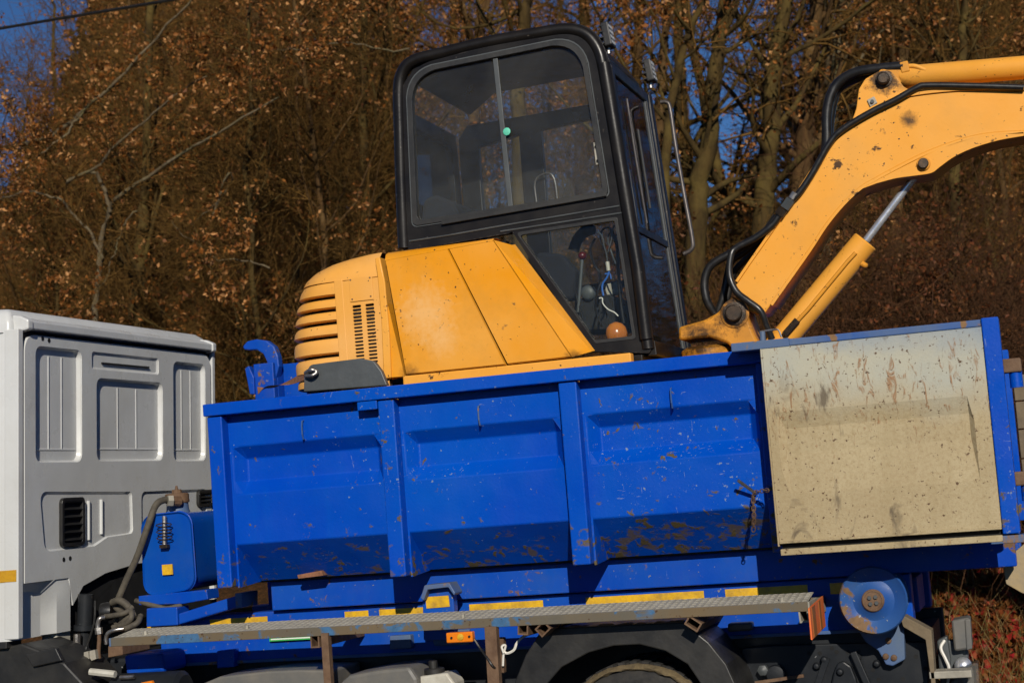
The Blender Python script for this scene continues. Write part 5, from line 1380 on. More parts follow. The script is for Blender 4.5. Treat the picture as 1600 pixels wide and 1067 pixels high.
G().cyl((pv[0], 0.80, pv[2]), (pv[0], 1.18, pv[2]), 0.04, 14).build('pin_shaft', 'dark_bolt', pn)
gg = G().lathe((pv[0] + 0.0, 0.842, pv[2]), (0, -1, 0), [(0, 0.08), (0.008, 0.078), (0.01, 0.06)], 24).build('pin_boss', 'yellow_grease', EX, smooth=30)
upper = [(2.778, 2.773), (2.88, 2.895), (3.049, 3.092), (3.185, 3.258), (3.302, 3.404), (3.409, 3.519), (3.508, 3.592), (3.633, 3.655), (3.77, 3.684), (3.937, 3.687), (4.132, 3.672), (4.388, 3.634)]
lower_ = [(4.366, 3.416), (4.238, 3.427), (4.108, 3.425), (3.975, 3.402), (3.839, 3.366), (3.701, 3.315), (3.579, 3.266), (3.508, 3.233), (3.409, 3.159), (3.304, 3.054), (3.207, 2.933), (3.071, 2.775), (2.939, 2.622)]
def ext(p, q, k):
    return (p[0] + (p[0] - q[0]) * k, p[1] + (p[1] - q[1]) * k)
ue = [(4.80, 3.60), (5.35, 3.42), (5.75, 3.22)]
le = [(5.70, 3.05), (5.25, 3.20), (4.80, 3.33)]
upper = dense(upper); lower_ = dense(lower_)
bpoly = upper + ue + le + lower_ + [(2.9, 2.612), (2.833, 2.647), (2.792, 2.701)]
bm_ = G().prism(bpoly, 'XZ', BYn, BYf).build('boom', 'yellow_faded', EX, 0.008)
bm_['label'] = 'long faded yellow boom arching out over the container door'
# top and bottom flange plates standing a little proud
def strip(edge, w, y0, y1, out):
    g = G(); vs_ = []
    for i, p in enumerate(edge):
        a = Vector(edge[max(i - 1, 0)]); b = Vector(edge[min(i + 1, len(edge) - 1)])
        t = (b - a).normalized(); n = Vector((-t.y, t.x)) * out
        q = Vector(p) + n * w; q0 = Vector(p) - n * 0.004
        vs_.append([(q0.x, y0, q0.y), (q0.x, y1, q0.y), (q.x, y1, q.y), (q.x, y0, q.y)])
    g.loft(vs_, True)
    return g
strip(upper[1:] + ue, 0.012, BYn - 0.012, BYf + 0.012, 1).build('boom_flange', 'yellow_faded', bm_, 0.002)
strip(list(reversed(lower_))[1:] + list(reversed(le)), 0.012, BYn - 0.004, BYf + 0.004, -1).build('boom_flange', 'yellow_faded', bm_, 0.002)
# gusset below the bend carrying the lift cylinder pin
gu = [(3.49, 3.218), (3.602, 3.263), (3.769, 3.327), (3.94, 3.386), (4.107, 3.418), (4.366, 3.416), (4.364, 3.393), (4.234, 3.387), (4.102, 3.364), (4.001, 3.33), (3.924, 3.286), (3.879, 3.261), (3.795, 3.258), (3.695, 3.257), (3.593, 3.243)]
gu = dense(gu[:6], 3) + dense(gu[6:], 3)
G().prism(gu, 'XZ', BYn - 0.004, BYf + 0.004).build('boom_gusset', 'yellow_faded', bm_, 0.005)
gp_ = (3.845, 0.85, 3.315)
for r, y0, y1, mt, nm in ((0.036, 0.845, 0.862, 'yellow_grease', 'pin_boss'), (0.027, 0.825, 0.85, 'dark_bolt', 'lift_pin')):
    G().cyl((gp_[0], y0, gp_[2]), (gp_[0], y1, gp_[2]), r, 20).build(nm, mt, EX, 0.003, 30)
# lug on top for the dipper cylinder
lug = round_poly([(3.469, 3.553), (3.521, 3.668), (3.544, 3.77), (3.583, 3.821), (3.654, 3.852), (3.715, 3.85), (3.751, 3.803), (3.78, 3.75), (3.83, 3.711), (3.825, 3.659), (3.662, 3.648), (3.518, 3.563)], [0, 0.03, 0.03, 0.03, 0.03, 0.03, 0.03, 0.03, 0, 0, 0, 0], 3)
G().prism(lug, 'XZ', 0.895, 0.925).build('boom_lug', 'yellow_faded', EX, 0.005)
G().prism(lug, 'XZ', 1.055, 1.085).build('boom_lug', 'yellow_faded', EX, 0.005)
lpn = (3.681, 0.89, 3.804)
G().lathe((lpn[0], 0.895, lpn[2]), (0, -1, 0), [(0, 0.045), (0.012, 0.044), (0.014, 0.034), (0.04, 0.033), (0.045, 0.025)], 20).build('lug_pin', 'dark_bolt', EX, smooth=30)
cl = [(3.606, 3.689), (3.581, 3.71), (3.606, 3.728), (3.631, 3.706)]
G().prism([(3.583, 3.703), (3.622, 3.718), (3.636, 3.681), (3.597, 3.662)], 'XZ', 0.884, 0.895).build('clamp_plate', 'galv', EX, 0.002)
cb = (3.61, 0.88, 3.69)
G().cyl((cb[0], 0.872, cb[2]), (cb[0], 0.885, cb[2]), 0.010, 8).build('clamp_bolt', 'plate_grey', EX)
for p, r in (((3.584, 0.89, 3.777), 0.014), ((3.544, 0.89, 3.719), 0.006)):
    G().cyl((p[0], 0.8935, p[2]), (p[0], 0.90, p[2]), r, 12).build('lug_hole', 'yellow_grease' if r > 0.01 else 'dark', EX)
# dipper cylinder above the boom
dc = [(3.752, 0.99, 3.822), (4.4, 0.99, 3.78)]
dirn = (Vector(dc[1]) - Vector(dc[0])).normalized()
dcy = G().tube([Vector(dc[0]), Vector(dc[0]) + dirn * 0.015, Vector(dc[1]) + dirn * 0.5], [0.052, 0.062, 0.062], 24).build('dipper_cylinder', 'yellow_faded', EX, smooth=40)
G().cyl(Vector(dc[1]) + dirn * 0.5, Vector(dc[1]) + dirn * 1.05, 0.03, 14).build('dipper_rod', 'chrome', dcy, smooth=40)
G().prism(round_poly([(3.648, 3.873), (3.771, 3.876), (3.774, 3.769), (3.652, 3.78)], 0.03, 4), 'XZ', 0.935, 1.045).build('cylinder_eye', 'yellow_grease', dcy, 0.006)
G().obox((3.793, 0.95, 3.863), (0.045, 0.05, 0.06), (0, -0.1, 0)).build('cylinder_port', 'yellow_grease', dcy, 0.006)
G().tube(spline([(3.8, 0.95, 3.869), (3.848, 0.94, 3.86), (3.899, 0.94, 3.831)], 4), 0.013, 8).build('port_pipe', 'yellow_faded', dcy, smooth=60)
# dipper arm beyond the picture
G().prism([(5.62, 3.30), (5.85, 3.34), (6.0, 3.2), (6.35, 1.6), (6.25, 1.5), (6.12, 1.55), (5.66, 3.02)], 'XZ', 0.90, 1.08).build('dipper_arm', 'yellow_faded', EX, 0.01)
bk_ = [(6.12, 1.62), (6.40, 1.55), (6.62, 1.25), (6.55, 0.85), (6.20, 0.70), (5.95, 0.85), (6.18, 1.05), (6.22, 1.3)]
G().prism(bk_, 'XZ', 0.72, 1.26).build('bucket', 'plate_grey', EX, 0.01)
# lift cylinder and rod
lc = [(2.972, 0.99, 2.445), (3.492, 0.99, 2.957)]
ld = (Vector(lc[1]) - Vector(lc[0])).normalized()
lcy = G().tube([Vector(lc[0]) - ld * 0.12, Vector(lc[1]) - ld * 0.002, Vector(lc[1]) + ld * 0.004], [0.072, 0.072, 0.066], 28).build('lift_cylinder', 'yellow_faded', EX, smooth=40)
G().cyl(Vector(lc[1]), (3.825, 0.99, 3.32), 0.021, 16).build('cylinder_rod', 'chrome', lcy, smooth=50)
G().tube([Vector(lc[1]) + ld * 0.003, Vector(lc[1]) + ld * 0.008], [0.05, 0.03], 24).build('cylinder_gland', 'dark_bolt', lcy)
pp = [(3.443, 0.915, 2.894), (3.398, 0.912, 2.854), (3.16, 0.912, 2.616), (3.077, 0.912, 2.541)]
G().tube(pp, 0.011, 8).build('cylinder_pipe', 'yellow_grease', lcy, smooth=60)
G().cyl((3.101, 0.905, 2.566), (3.025, 0.905, 2.494), 0.019, 8).build('pipe_coupling', 'dark_bolt', lcy)
G().lathe((3.466, 0.96, 2.837), (0.7, -0.3, -0.5), [(0, 0.016), (0.03, 0.014), (0.035, 0.006)], 10).build('bleed_plug', 'yellow_grease', lcy)
# hydraulic hoses
def ehose(pts, r, mat='rubber', n=10):
    return G().tube(spline(pts, 6), r * 0.84, n).build('hydraulic_hose', mat, EX, smooth=60)
ehose([(4.389, 0.84, 3.643), (4.167, 0.84, 3.683), (3.909, 0.84, 3.725), (3.848, 0.84, 3.72), (3.737, 0.84, 3.674), (3.598, 0.84, 3.625), (3.442, 0.84, 3.553), (3.368, 0.84, 3.489), (3.273, 0.84, 3.355), (3.187, 0.84, 3.248), (3.12, 0.84, 3.193)], 0.021)
G().cyl((3.136, 0.84, 3.212), (3.097, 0.84, 3.168), 0.028, 6).build('hose_nut', 'plate_grey', EX)
G().cyl((3.163, 0.84, 3.244), (3.139, 0.84, 3.215), 0.021, 10).build('hose_end', 'steel', EX)
G().cyl((3.09, 0.84, 3.165), (3.063, 0.84, 3.134), 0.030, 6).build('hose_nut', 'dark_bolt', EX)
ehose([(3.078, 0.84, 3.149), (3.02, 0.84, 3.086), (2.924, 0.84, 3.028), (2.815, 0.84, 2.985), (2.785, 0.83, 2.945), (2.77, 0.82, 2.84), (2.799, 0.81, 2.748), (2.858, 0.8, 2.688), (2.922, 0.8, 2.626), (2.945, 0.82, 2.541), (2.964, 0.84, 2.471)], 0.023)
ehose([(3.043, 0.9, 3.141), (2.973, 0.9, 3.064), (2.877, 0.9, 3.012), (2.759, 0.9, 2.963), (2.655, 0.9, 2.911), (2.615, 0.9, 2.83), (2.617, 0.9, 2.73), (2.649, 0.92, 2.65)], 0.027)
ehose([(3.021, 0.98, 3.111), (2.955, 0.98, 3.048), (2.824, 0.98, 2.971), (2.756, 0.98, 2.929), (2.721, 0.98, 2.826), (2.687, 0.98, 2.722), (2.643, 0.98, 2.638)], 0.024)
ehose([(3.032, 1.06, 3.138), (2.922, 1.06, 3.026), (2.825, 1.06, 2.947), (2.75, 1.06, 2.873), (2.701, 1.06, 2.728), (2.67, 1.06, 2.623)], 0.022)
ehose([(3.787, 0.95, 3.871), (3.678, 0.96, 3.879), (3.54, 0.98, 3.884), (3.437, 1, 3.85), (3.382, 1, 3.779), (3.351, 1, 3.677), (3.34, 1, 3.553), (3.325, 1, 3.466)], 0.033)
ehose([(3.782, 1.02, 3.873), (3.672, 1.02, 3.872), (3.539, 1.03, 3.862), (3.429, 1.05, 3.826), (3.387, 1.05, 3.753), (3.36, 1.05, 3.649), (3.341, 1.05, 3.526)], 0.028)

# ================================================================ WOODLAND
def unit(v):
    return v / (np.linalg.norm(v, axis=-1, keepdims=True) + 1e-9)
def grow(rng, P, R, k, t0, t1, lo, hi, a0, a1, up, wander, N, rf, taper=0.85, bias=None, rmin=0.0015):
    Mn, Np, _ = P.shape
    idx = np.repeat(np.arange(Mn), k)
    t = rng.uniform(t0, t1, len(idx))
    f = t * (Np - 1) * 0.999
    i = f.astype(int); a = (f - i)[:, None]
    start = P[idx, i] * (1 - a) + P[idx, i + 1] * a
    r0 = (R[idx, i] * (1 - a[:, 0]) + R[idx, i + 1] * a[:, 0]) * rf
    tang = unit(P[idx, i + 1] - P[idx, i])
    pr = rng.normal(size=(len(idx), 3))
    if bias is not None:
        pr = pr + np.array(bias)
    pr = unit(pr - tang * np.sum(pr * tang, 1, keepdims=True))
    ang = np.radians(rng.uniform(a0, a1, len(idx)))[:, None]
    d = np.cos(ang) * tang + np.sin(ang) * pr
    L = rng.uniform(lo, hi, len(idx)) * (1.1 - 0.5 * t)
    out = np.zeros((len(idx), N, 3)); out[:, 0] = start
    for j in range(1, N):
        d = unit(d + rng.normal(size=d.shape) * wander + np.array([0, 0, up]))
        out[:, j] = out[:, j - 1] + d * (L / (N - 1))[:, None]
    rad = r0[:, None] * (1 - np.linspace(0, 1, N)[None, :] * taper)
    return out, np.maximum(rad, rmin)
def leaves_on(rng, P, n, smin, smax, tmin=0.2):
    Mn, Np, _ = P.shape
    # leaves hang on in clusters: only some twigs, and some parts of the crown, still carry them
    mid = P[:, Np // 2]
    ph = rng.uniform(0, 6.28, 3)
    dens = np.sin(mid[:, 0] * 2.1 + ph[0]) + np.sin(mid[:, 1] * 2.3 + ph[1]) + np.sin(mid[:, 2] * 1.9 + ph[2]) + rng.normal(size=Mn) * 0.9
    keep = np.argsort(-dens)[:max(1, min(Mn, n // 9))]
    idx = keep[rng.integers(0, len(keep), n)]
    t = rng.uniform(max(tmin, 0.35), 1, n) * (Np - 1) * 0.999
    i = t.astype(int); a = (t - i)[:, None]
    p = P[idx, i] * (1 - a) + P[idx, i + 1] * a
    p = p + rng.normal(size=p.shape) * 0.035
    return leaf_quads(rng, p, smin, smax)
def leaf_quads(rng, p, smin, smax, droop=0.35, width=0.32):
    n = len(p)
    d = rng.normal(size=(n, 3)); d[:, 2] -= droop; d = unit(d)
    s = rng.normal(size=(n, 3)); s = unit(s - d * np.sum(s * d, 1, keepdims=True))
    m = np.cross(d, s)
    L = rng.uniform(smin, smax, n)[:, None]
    w = L * rng.uniform(width * 0.7, width * 1.3, n)[:, None]
    c = L * rng.uniform(-0.25, 0.25, n)[:, None]
    v0 = p
    v1 = p + d * L * 0.45 + s * w + m * c
    v2 = p + d * L + m * c * -0.8
    v3 = p + d * L * 0.5 - s * w + m * c * 0.6
    V = np.stack([v0, v1, v2, v3], 1).reshape(-1, 3)
    b = np.arange(n)[:, None] * 4
    F = np.concatenate([b + np.array([[0, 1, 2]]), b + np.array([[0, 2, 3]])], 0)
    return V, F
def trunk_path(rng, h, lean, wob, r, N=14, fork=None):
    t = np.linspace(0, 1, N)
    off = np.cumsum(rng.normal(size=(N, 2)) * wob, 0); off -= off[0]
    P = np.stack([lean[0] * h * t + off[:, 0], lean[1] * h * t + off[:, 1], h * t - 0.15], 1)
    R = r * (1 - 0.75 * t) * (1 + 0.5 * np.exp(-t * 22))
    return P[None], R[None]

class Proto:
    def __init__(s, name):
        s.name = name; s.parts = []
def make_tree(kind, seed, tall=11.0, r=0.13, lean=(0.06, 0.0), bark_m='bark_olive', twig_m='twig', leaf_m='leaf', limbs=14, limb_from=0.16, twigs=9, fine=6, nleaf=1800, leaf_s=(0.035, 0.065)):
    """returns a list of (part name, object) still unparented, built at the origin"""
    rng = np.random.default_rng(seed)
    P0, R0 = trunk_path(rng, tall, lean, 0.07, r)
    P1_, R1 = grow(rng, P0, R0, limbs, limb_from, 0.96, tall * 0.16, tall * 0.34, 35, 75, 0.10, 0.16, 9, 0.5)
    P2, R2 = grow(rng, P1_, R1, twigs, 0.15, 1.0, 0.6, 1.5, 25, 70, 0.05, 0.2, 6, 0.55)
    P3, R3 = grow(rng, P2, R2, fine, 0.15, 1.0, 0.25, 0.65, 25, 70, 0.03, 0.22, 4, 0.6, rmin=0.0022)
    P4, R4 = grow(rng, P1_, R1, 8, 0.1, 1.0, 0.3, 0.8, 30, 80, 0.0, 0.22, 4, 0.35, rmin=0.0022)
    a = tubes_mesh('trunk', [(P0, R0, 9), (P1_, R1, 6)], bark_m, None)
    b = tubes_mesh('crown', [(P2, R2, 4), (P3, R3, 3), (P4, R4, 3)], twig_m, None, 'stuff')
    V1, F1 = leaves_on(rng, P3, int(nleaf * 0.7), *leaf_s)
    V2, F2 = leaves_on(rng, P4, int(nleaf * 0.3), *leaf_s)
    c = raw_mesh('leaves', np.concatenate([V1, V2]), np.concatenate([F1, F2 + len(V1)]), leaf_m, None, False, 'stuff')
    return [a, b, c]
def make_thicket(seed, h=4.0, stems=16, spread=0.9, r=0.018, bark_m='bark_brown', twig_m='twig', leaf_m='leaf', nleaf=2600, twigs=12, fine=7, leaf_s=(0.035, 0.065), droop=0.0, wander=0.10, rmin=0.002):
    rng = np.random.default_rng(seed)
    n = stems
    N = 9
    ang = rng.uniform(0, 2 * np.pi, n)
    d = np.stack([np.cos(ang) * rng.uniform(0.1, 0.55, n), np.sin(ang) * rng.uniform(0.1, 0.55, n), np.ones(n)], 1); d = unit(d)
    P0 = np.zeros((n, N, 3)); P0[:, 0, :2] = rng.normal(size=(n, 2)) * spread * 0.35; P0[:, 0, 2] = -0.1
    L = h * rng.uniform(0.65, 1.1, n)
    for j in range(1, N):
        d = unit(d + rng.normal(size=d.shape) * wander + np.array([0, 0, droop * -0.12 * j + 0.03]))
        P0[:, j] = P0[:, j - 1] + d * (L / (N - 1))[:, None]
    R0 = (r * rng.uniform(0.6, 1.3, n))[:, None] * (1 - 0.8 * np.linspace(0, 1, N))[None]
    P2, R2 = grow(rng, P0, R0, twigs, 0.08, 1.0, h * 0.14, h * 0.34, 25, 75, 0.02, 0.2, 6, 0.55, rmin=rmin)
    P3, R3 = grow(rng, P2, R2, fine, 0.1, 1.0, 0.18, 0.55, 25, 75, 0.02, 0.25, 4, 0.6, rmin=rmin)
    a = tubes_mesh('stems', [(P0, R0, 6)], bark_m, None)
    b = tubes_mesh('twigs', [(P2, R2, 4), (P3, R3, 3)], twig_m, None, 'stuff')
    V, F = leaves_on(rng, P3, nleaf, *leaf_s)
    c = raw_mesh('leaves', V, F, leaf_m, None, False, 'stuff')
    return [a, b, c]
USED = set()
ZONES = [(60, 'behind the left end of the truck cab roof'), (160, 'above the left half of the truck cab roof'), (260, 'above the middle of the truck cab roof'),
         (350, 'above the right end of the truck cab roof'), (450, 'above the blue lifting hook'), (535, 'above the yellow louvred cowl'), (635, 'just left of the excavator cab'),
         (770, 'behind the left part of the excavator cab'), (930, 'behind the right part of the excavator cab'), (1070, 'behind the two work lamps'), (1150, 'just right of the grab handle'),
         (1235, 'above the foot of the boom'), (1315, 'behind the lower boom'), (1385, 'behind the yellow lift cylinder'), (1455, 'behind the chrome rod'), (1535, 'under the arch of the boom'), (9999, 'at the right border')]
PLANTED = []
RANKS = ['nearest', 'second', 'third', 'fourth', 'fifth', 'sixth', 'seventh', 'eighth']
def name_by_place():
    # say of each plant where it stands and how far back it is among its like
    piles = {}
    for o, px, y, kind in PLANTED:
        zone = next(t for lim, t in ZONES if px < lim)
        piles.setdefault((kind, zone), []).append((y, o))
    for (kind, zone), lst in piles.items():
        lst.sort(key=lambda e: e[0])
        for i, (y, o) in enumerate(lst):
            o['label'] = kind + ' ' + zone + ('' if len(lst) == 1 else (', nearest there' if i == 0 else ', ' + RANKS[i] + ' from front'))
def plant(name, proto, x, y, rz, s, label, cat, group=None, tilt=(0, 0), sz=None):
    o = bpy.data.objects.new(name, None)
    COL.objects.link(o)
    o.location = (x, y, float(hgt(x, y)))
    o.rotation_euler = (tilt[0], tilt[1], rz)
    o.scale = (s, s, sz or s)
    tag(o, label, cat, group)
    src = proto
    fresh = id(proto) not in USED
    USED.add(id(proto))
    ch = None
    for i, part in enumerate(src):
        c = part if fresh else part.copy()
        if not fresh:
            COL.objects.link(c)
        if i == 2:
            c.parent = ch                      # leaves hang on the crown or twigs
        else:
            c.parent = o
        if i == 1:
            ch = c
    return o
rg = random.Random(21)
# ---- tall trunks that can be told apart right of the cab
def standing(px_pts, r, seed, label, bark_m='bark_olive', limbs=15, nleaf=800, name='bare_tree', twigs=6, fine=4, group=None):
    """a tree whose trunk runs through the given points, from the ground to well above the picture"""
    pts = [Vector(p) for p in px_pts]
    lo, hi = pts[-1], pts[0]
    d = (pts[-2] - lo)
    y = lo.y
    base = lo - d * ((lo.z - float(hgt(lo.x, y))) / max(d.z, 0.1)) * 0.55
    base.z = float(hgt(base.x, base.y)) - 0.1
    top = hi + (hi - pts[1]).normalized() * 4.5
    path = spline([base] + pts[::-1] + [top], 5)
    rng = np.random.default_rng(seed)
    arr = np.array([tuple(p) for p in path]); arr[1:-1] += rng.normal(size=arr[1:-1].shape) * 0.015
    root = thing(name, tuple(base), label, 'tree', group)
    arr = arr - np.array(tuple(base))
    N = len(arr)
    P0 = arr[None]
    R0 = (r * (1.15 - 0.65 * np.linspace(0, 1, N)))[None]
    Pl, Rl = grow(rng, P0, R0, limbs, 0.22, 0.98, 1.0, 3.2, 35, 75, 0.12, 0.16, 9, 0.42)
    P2, R2 = grow(rng, Pl, Rl, twigs, 0.15, 1.0, 0.5, 1.3, 25, 70, 0.05, 0.2, 6, 0.55)
    P3, R3 = grow(rng, P2, R2, fine, 0.15, 1.0, 0.25, 0.6, 25, 70, 0.03, 0.22, 4, 0.6, rmin=0.0022)
    tubes_mesh('trunk', [(P0, R0, 10), (Pl, Rl, 6)], bark_m, root)
    cr = tubes_mesh('crown', [(P2, R2, 4), (P3, R3, 3)], 'twig', root, 'stuff')
    V, F = leaves_on(rng, P3, nleaf, 0.04, 0.07)
    raw_mesh('leaves', V, F, 'leaf', cr, False, 'stuff')
    return root
standing([(1.591, 9, 6.821), (1.393, 9, 5.966), (1.183, 9, 4.978), (1.031, 9, 4.189)], 0.105, 1, 'olive trunk leaning right, first one past the grab handle of the cab')
standing([(2.1, 10, 7.002), (1.857, 10, 6.042), (1.732, 10, 5.208), (1.579, 10, 4.382)], 0.115, 2, 'thick olive trunk standing midway between the cab and the boom')
standing([(2.351, 11, 7.227), (2.168, 11, 6.508), (2.014, 11, 5.636), (1.868, 11, 4.693)], 0.105, 3, 'brown trunk just left of the bend of the boom', 'bark_brown')
standing([(2.457, 12.5, 7.609), (2.336, 12.5, 6.985), (2.178, 12.5, 6.129), (2.005, 12.5, 5.118)], 0.09, 4, 'pale thin trunk rising behind the black boom hoses', 'bark_grey')
standing([(0.792, 10, 7.221), (0.705, 10, 6.651), (0.625, 10, 6.154), (0.548, 10, 5.442)], 0.065, 5, 'slim trunk right behind the far work lamp', 'bark_brown', 10)
standing([(1.6, 8, 6.553), (1.321, 8, 6.081), (1.106, 8, 5.469), (0.986, 8, 4.843)], 0.05, 6, 'slim forked trunk leaning right just above the grab handle', 'bark_olive', 10)
standing([(-0.64, 9.5, 7.4), (-0.737, 9.5, 7.124), (-0.842, 9.5, 6.486), (-0.947, 9.5, 5.488)], 0.085, 7, 'trunk rising behind the middle of the cab roof', 'bark_olive', 12)
standing([(-1.641, 11, 7.973), (-1.744, 11, 7.512), (-1.849, 11, 6.813), (-1.98, 11, 5.804)], 0.075, 8, 'trunk rising behind the left part of the cab roof', 'bark_brown', 12)
standing([(-3.246, 12, 8.428), (-3.389, 12, 7.258), (-3.508, 12, 6.176), (-3.602, 12, 5.18)], 0.085, 9, 'upright trunk close to the rear edge of the cab', 'bark_olive', 12, 1400)
standing([(-2.622, 9.5, 7.658), (-2.764, 9.5, 6.405), (-2.795, 9.5, 5.369), (-2.829, 9.5, 4.709)], 0.06, 10, 'upright trunk above the rear end of the yellow hood', 'bark_olive', 12, 1400)
standing([(-4.705, 11, 8.405), (-4.805, 11, 7.257), (-4.844, 11, 5.944), (-4.96, 11, 4.815)], 0.075, 11, 'dark trunk above the blue lifting hook', 'bark_brown', 12, 2000)
standing([(-4.759, 8, 5.681), (-4.827, 8, 5.124), (-4.892, 8, 4.497), (-4.958, 8, 4.084)], 0.075, 12, 'trunk just above the roof of the truck cab', 'bark_olive', 14, 2600)
standing([(-0.341, 14, 8.565), (-0.416, 14, 8.219), (-0.529, 14, 7.434), (-0.664, 14, 6.389)], 0.075, 13, 'trunk behind the near work lamp', 'bark_brown', 10)
standing([(3.203, 13, 7.617), (3.119, 13, 7.143), (2.988, 13, 6.352), (2.819, 13, 5.247)], 0.08, 14, 'trunk rising behind the dipper cylinder', 'bark_brown', 14)
standing([(3.931, 11, 6.963), (3.861, 11, 6.609), (3.75, 11, 5.826), (3.584, 11, 4.838)], 0.06, 15, 'trunk near the right border above the boom', 'bark_olive', 14)
# ---- the spreading tree with grey limbs at the upper left
LT = thing('spreading_tree', (-4.558, 6.5, float(hgt(-4.558, 6.5)) - 0.1), 'spreading tree with pale grey slanting limbs above the truck cab', 'tree')
def limb_tree():
    base = np.array(LT.location)
    rng = np.random.default_rng(77)
    specs = [([(-4.591, 6.5, 3.409), (-4.54, 6.5, 3.98), (-4.454, 6.5, 4.421), (-4.353, 6.5, 4.86), (-4.139, 6.4, 5.012), (-3.717, 6.3, 5.164), (-3.232, 6.2, 5.333), (-2.687, 6.1, 5.469), (-2.17, 6, 5.608)], 0.045),
             ([(-4.454, 6.5, 4.421), (-4.653, 6.4, 4.884), (-4.906, 6.3, 5.096), (-5.253, 6.1, 5.047), (-5.706, 6, 4.961)], 0.022),
             ([(-4.353, 6.5, 4.86), (-4.413, 6.4, 5.24), (-4.682, 6.3, 5.163), (-4.288, 6.2, 5.288), (-3.919, 6.2, 5.492), (-3.534, 6.1, 5.671), (-3.16, 6, 5.815), (-2.882, 6, 5.898)], 0.028),
             ([(-3.278, 6.6, 4.739), (-3.141, 6.5, 4.961), (-3.025, 6.5, 5.123), (-3.161, 6.6, 4.915), (-3.548, 6.7, 4.658)], 0.018),
             ([(-6.531, 7, 5.859), (-5.898, 7, 5.82), (-5.353, 7, 5.834), (-4.818, 6.9, 6.044), (-4.372, 6.8, 6.226), (-3.928, 6.7, 6.501), (-3.416, 6.6, 6.854), (-3.056, 6.5, 7.19)], 0.040),
             ([(-4.818, 6.9, 6.044), (-4.919, 6.8, 5.838), (-5.183, 6.6, 5.573), (-5.52, 6.4, 5.255)], 0.022),
             ([(-2.227, 5.6, 3.943), (-2.476, 5.6, 4.042), (-2.843, 5.7, 4.173), (-3.184, 5.8, 4.345), (-3.428, 5.9, 4.54)], 0.012),
             ([(-3.748, 6, 4.716), (-3.882, 5.9, 4.41), (-3.912, 5.8, 4.096), (-4.076, 5.7, 3.801)], 0.014),
             ([(-1.052, 6.5, 5.989), (-1.333, 6.4, 6.047), (-1.611, 6.3, 6.141), (-1.966, 6.2, 6.08), (-2.364, 6.2, 6.099)], 0.014)]
    paths = []; rad = []
    for pts, r in specs:
        sp = np.array([tuple(p) for p in spline(pts, 6)])
        t = np.linspace(0, 1, 30) * (len(sp) - 1) * 0.9999
        i = t.astype(int); a = (t - i)[:, None]
        q = sp[i] * (1 - a) + sp[i + 1] * a + np.cumsum(rng.normal(size=(30, 3)), 0) * 0.012
        paths.append(q - base); rad.append(r * 0.72 * (1.1 - 0.85 * np.linspace(0, 1, 30)))
    P0 = np.stack(paths); R0 = np.stack(rad)
    trunk_p = np.stack([np.linspace(-0.1, P0[0, 0, 0], 12), np.linspace(0, P0[0, 0, 1], 12), np.linspace(-0.15, P0[0, 0, 2], 12)], 1)[None]
    P2, R2 = grow(rng, P0, R0, 34, 0.1, 1.0, 0.4, 1.1, 25, 75, 0.03, 0.18, 6, 0.4)
    P3, R3 = grow(rng, P2, R2, 6, 0.1, 1.0, 0.18, 0.5, 25, 75, 0.0, 0.24, 4, 0.6, rmin=0.002)
    tubes_mesh('trunk', [(P0, R0, 7), (trunk_p, np.full((1, 12), 0.06), 8)], 'bark_grey', LT)
    cr = tubes_mesh('crown', [(P2, R2, 4), (P3, R3, 3)], 'twig', LT, 'stuff')
    V, F = leaves_on(rng, P3, 2600, 0.035, 0.065)
    raw_mesh('leaves', V, F, 'leaf', cr, False, 'stuff')
limb_tree()
# ---- understorey saplings holding brown leaves
SAP = [make_tree('sapling', 100 + i, tall=7.5, r=0.05, lean=(0.05, -0.02), bark_m=('bark_olive', 'bark_brown', 'bark_olive', 'bark_brown')[i], limbs=26, limb_from=0.06, twigs=11, fine=9, nleaf=(2200, 1000, 2600, 700)[i], leaf_s=((0.04, 0.075), (0.03, 0.06), (0.045, 0.08), (0.035, 0.065))[i]) for i in range(4)]
TALL = [make_tree('tall', 200 + i, tall=14, r=0.12, lean=(0.05, 0.0), bark_m=('bark_olive', 'bark_brown', 'bark_olive')[i], limbs=22, limb_from=0.2, twigs=9, fine=6, nleaf=1500, leaf_s=(0.04, 0.07)) for i in range(3)]
THK = [make_thicket(300 + i, h=3.6, stems=20, nleaf=1500, twigs=13, fine=8) for i in range(3)]
BRM = [make_thicket(400 + i, h=2.4, stems=34, spread=1.3, r=0.007, bark_m='twig_red', twig_m='twig_red', leaf_m='leaf_red', nleaf=1700, twigs=10, fine=6, droop=0.5, wander=0.16, leaf_s=(0.02, 0.045), rmin=0.0016) for i in range(3)]
PXX = lambda px, y: 4.35591 + (8.3 + y) * (0.94952535 * (px - 800) - 0.29701003 * 2658.8) / (0.30393213 * (px - 800) + 0.9506949 * 2658.8)
LSAP = 'thin sapling full of curled brown leaves in the crowded wood left of the excavator'
n = 0
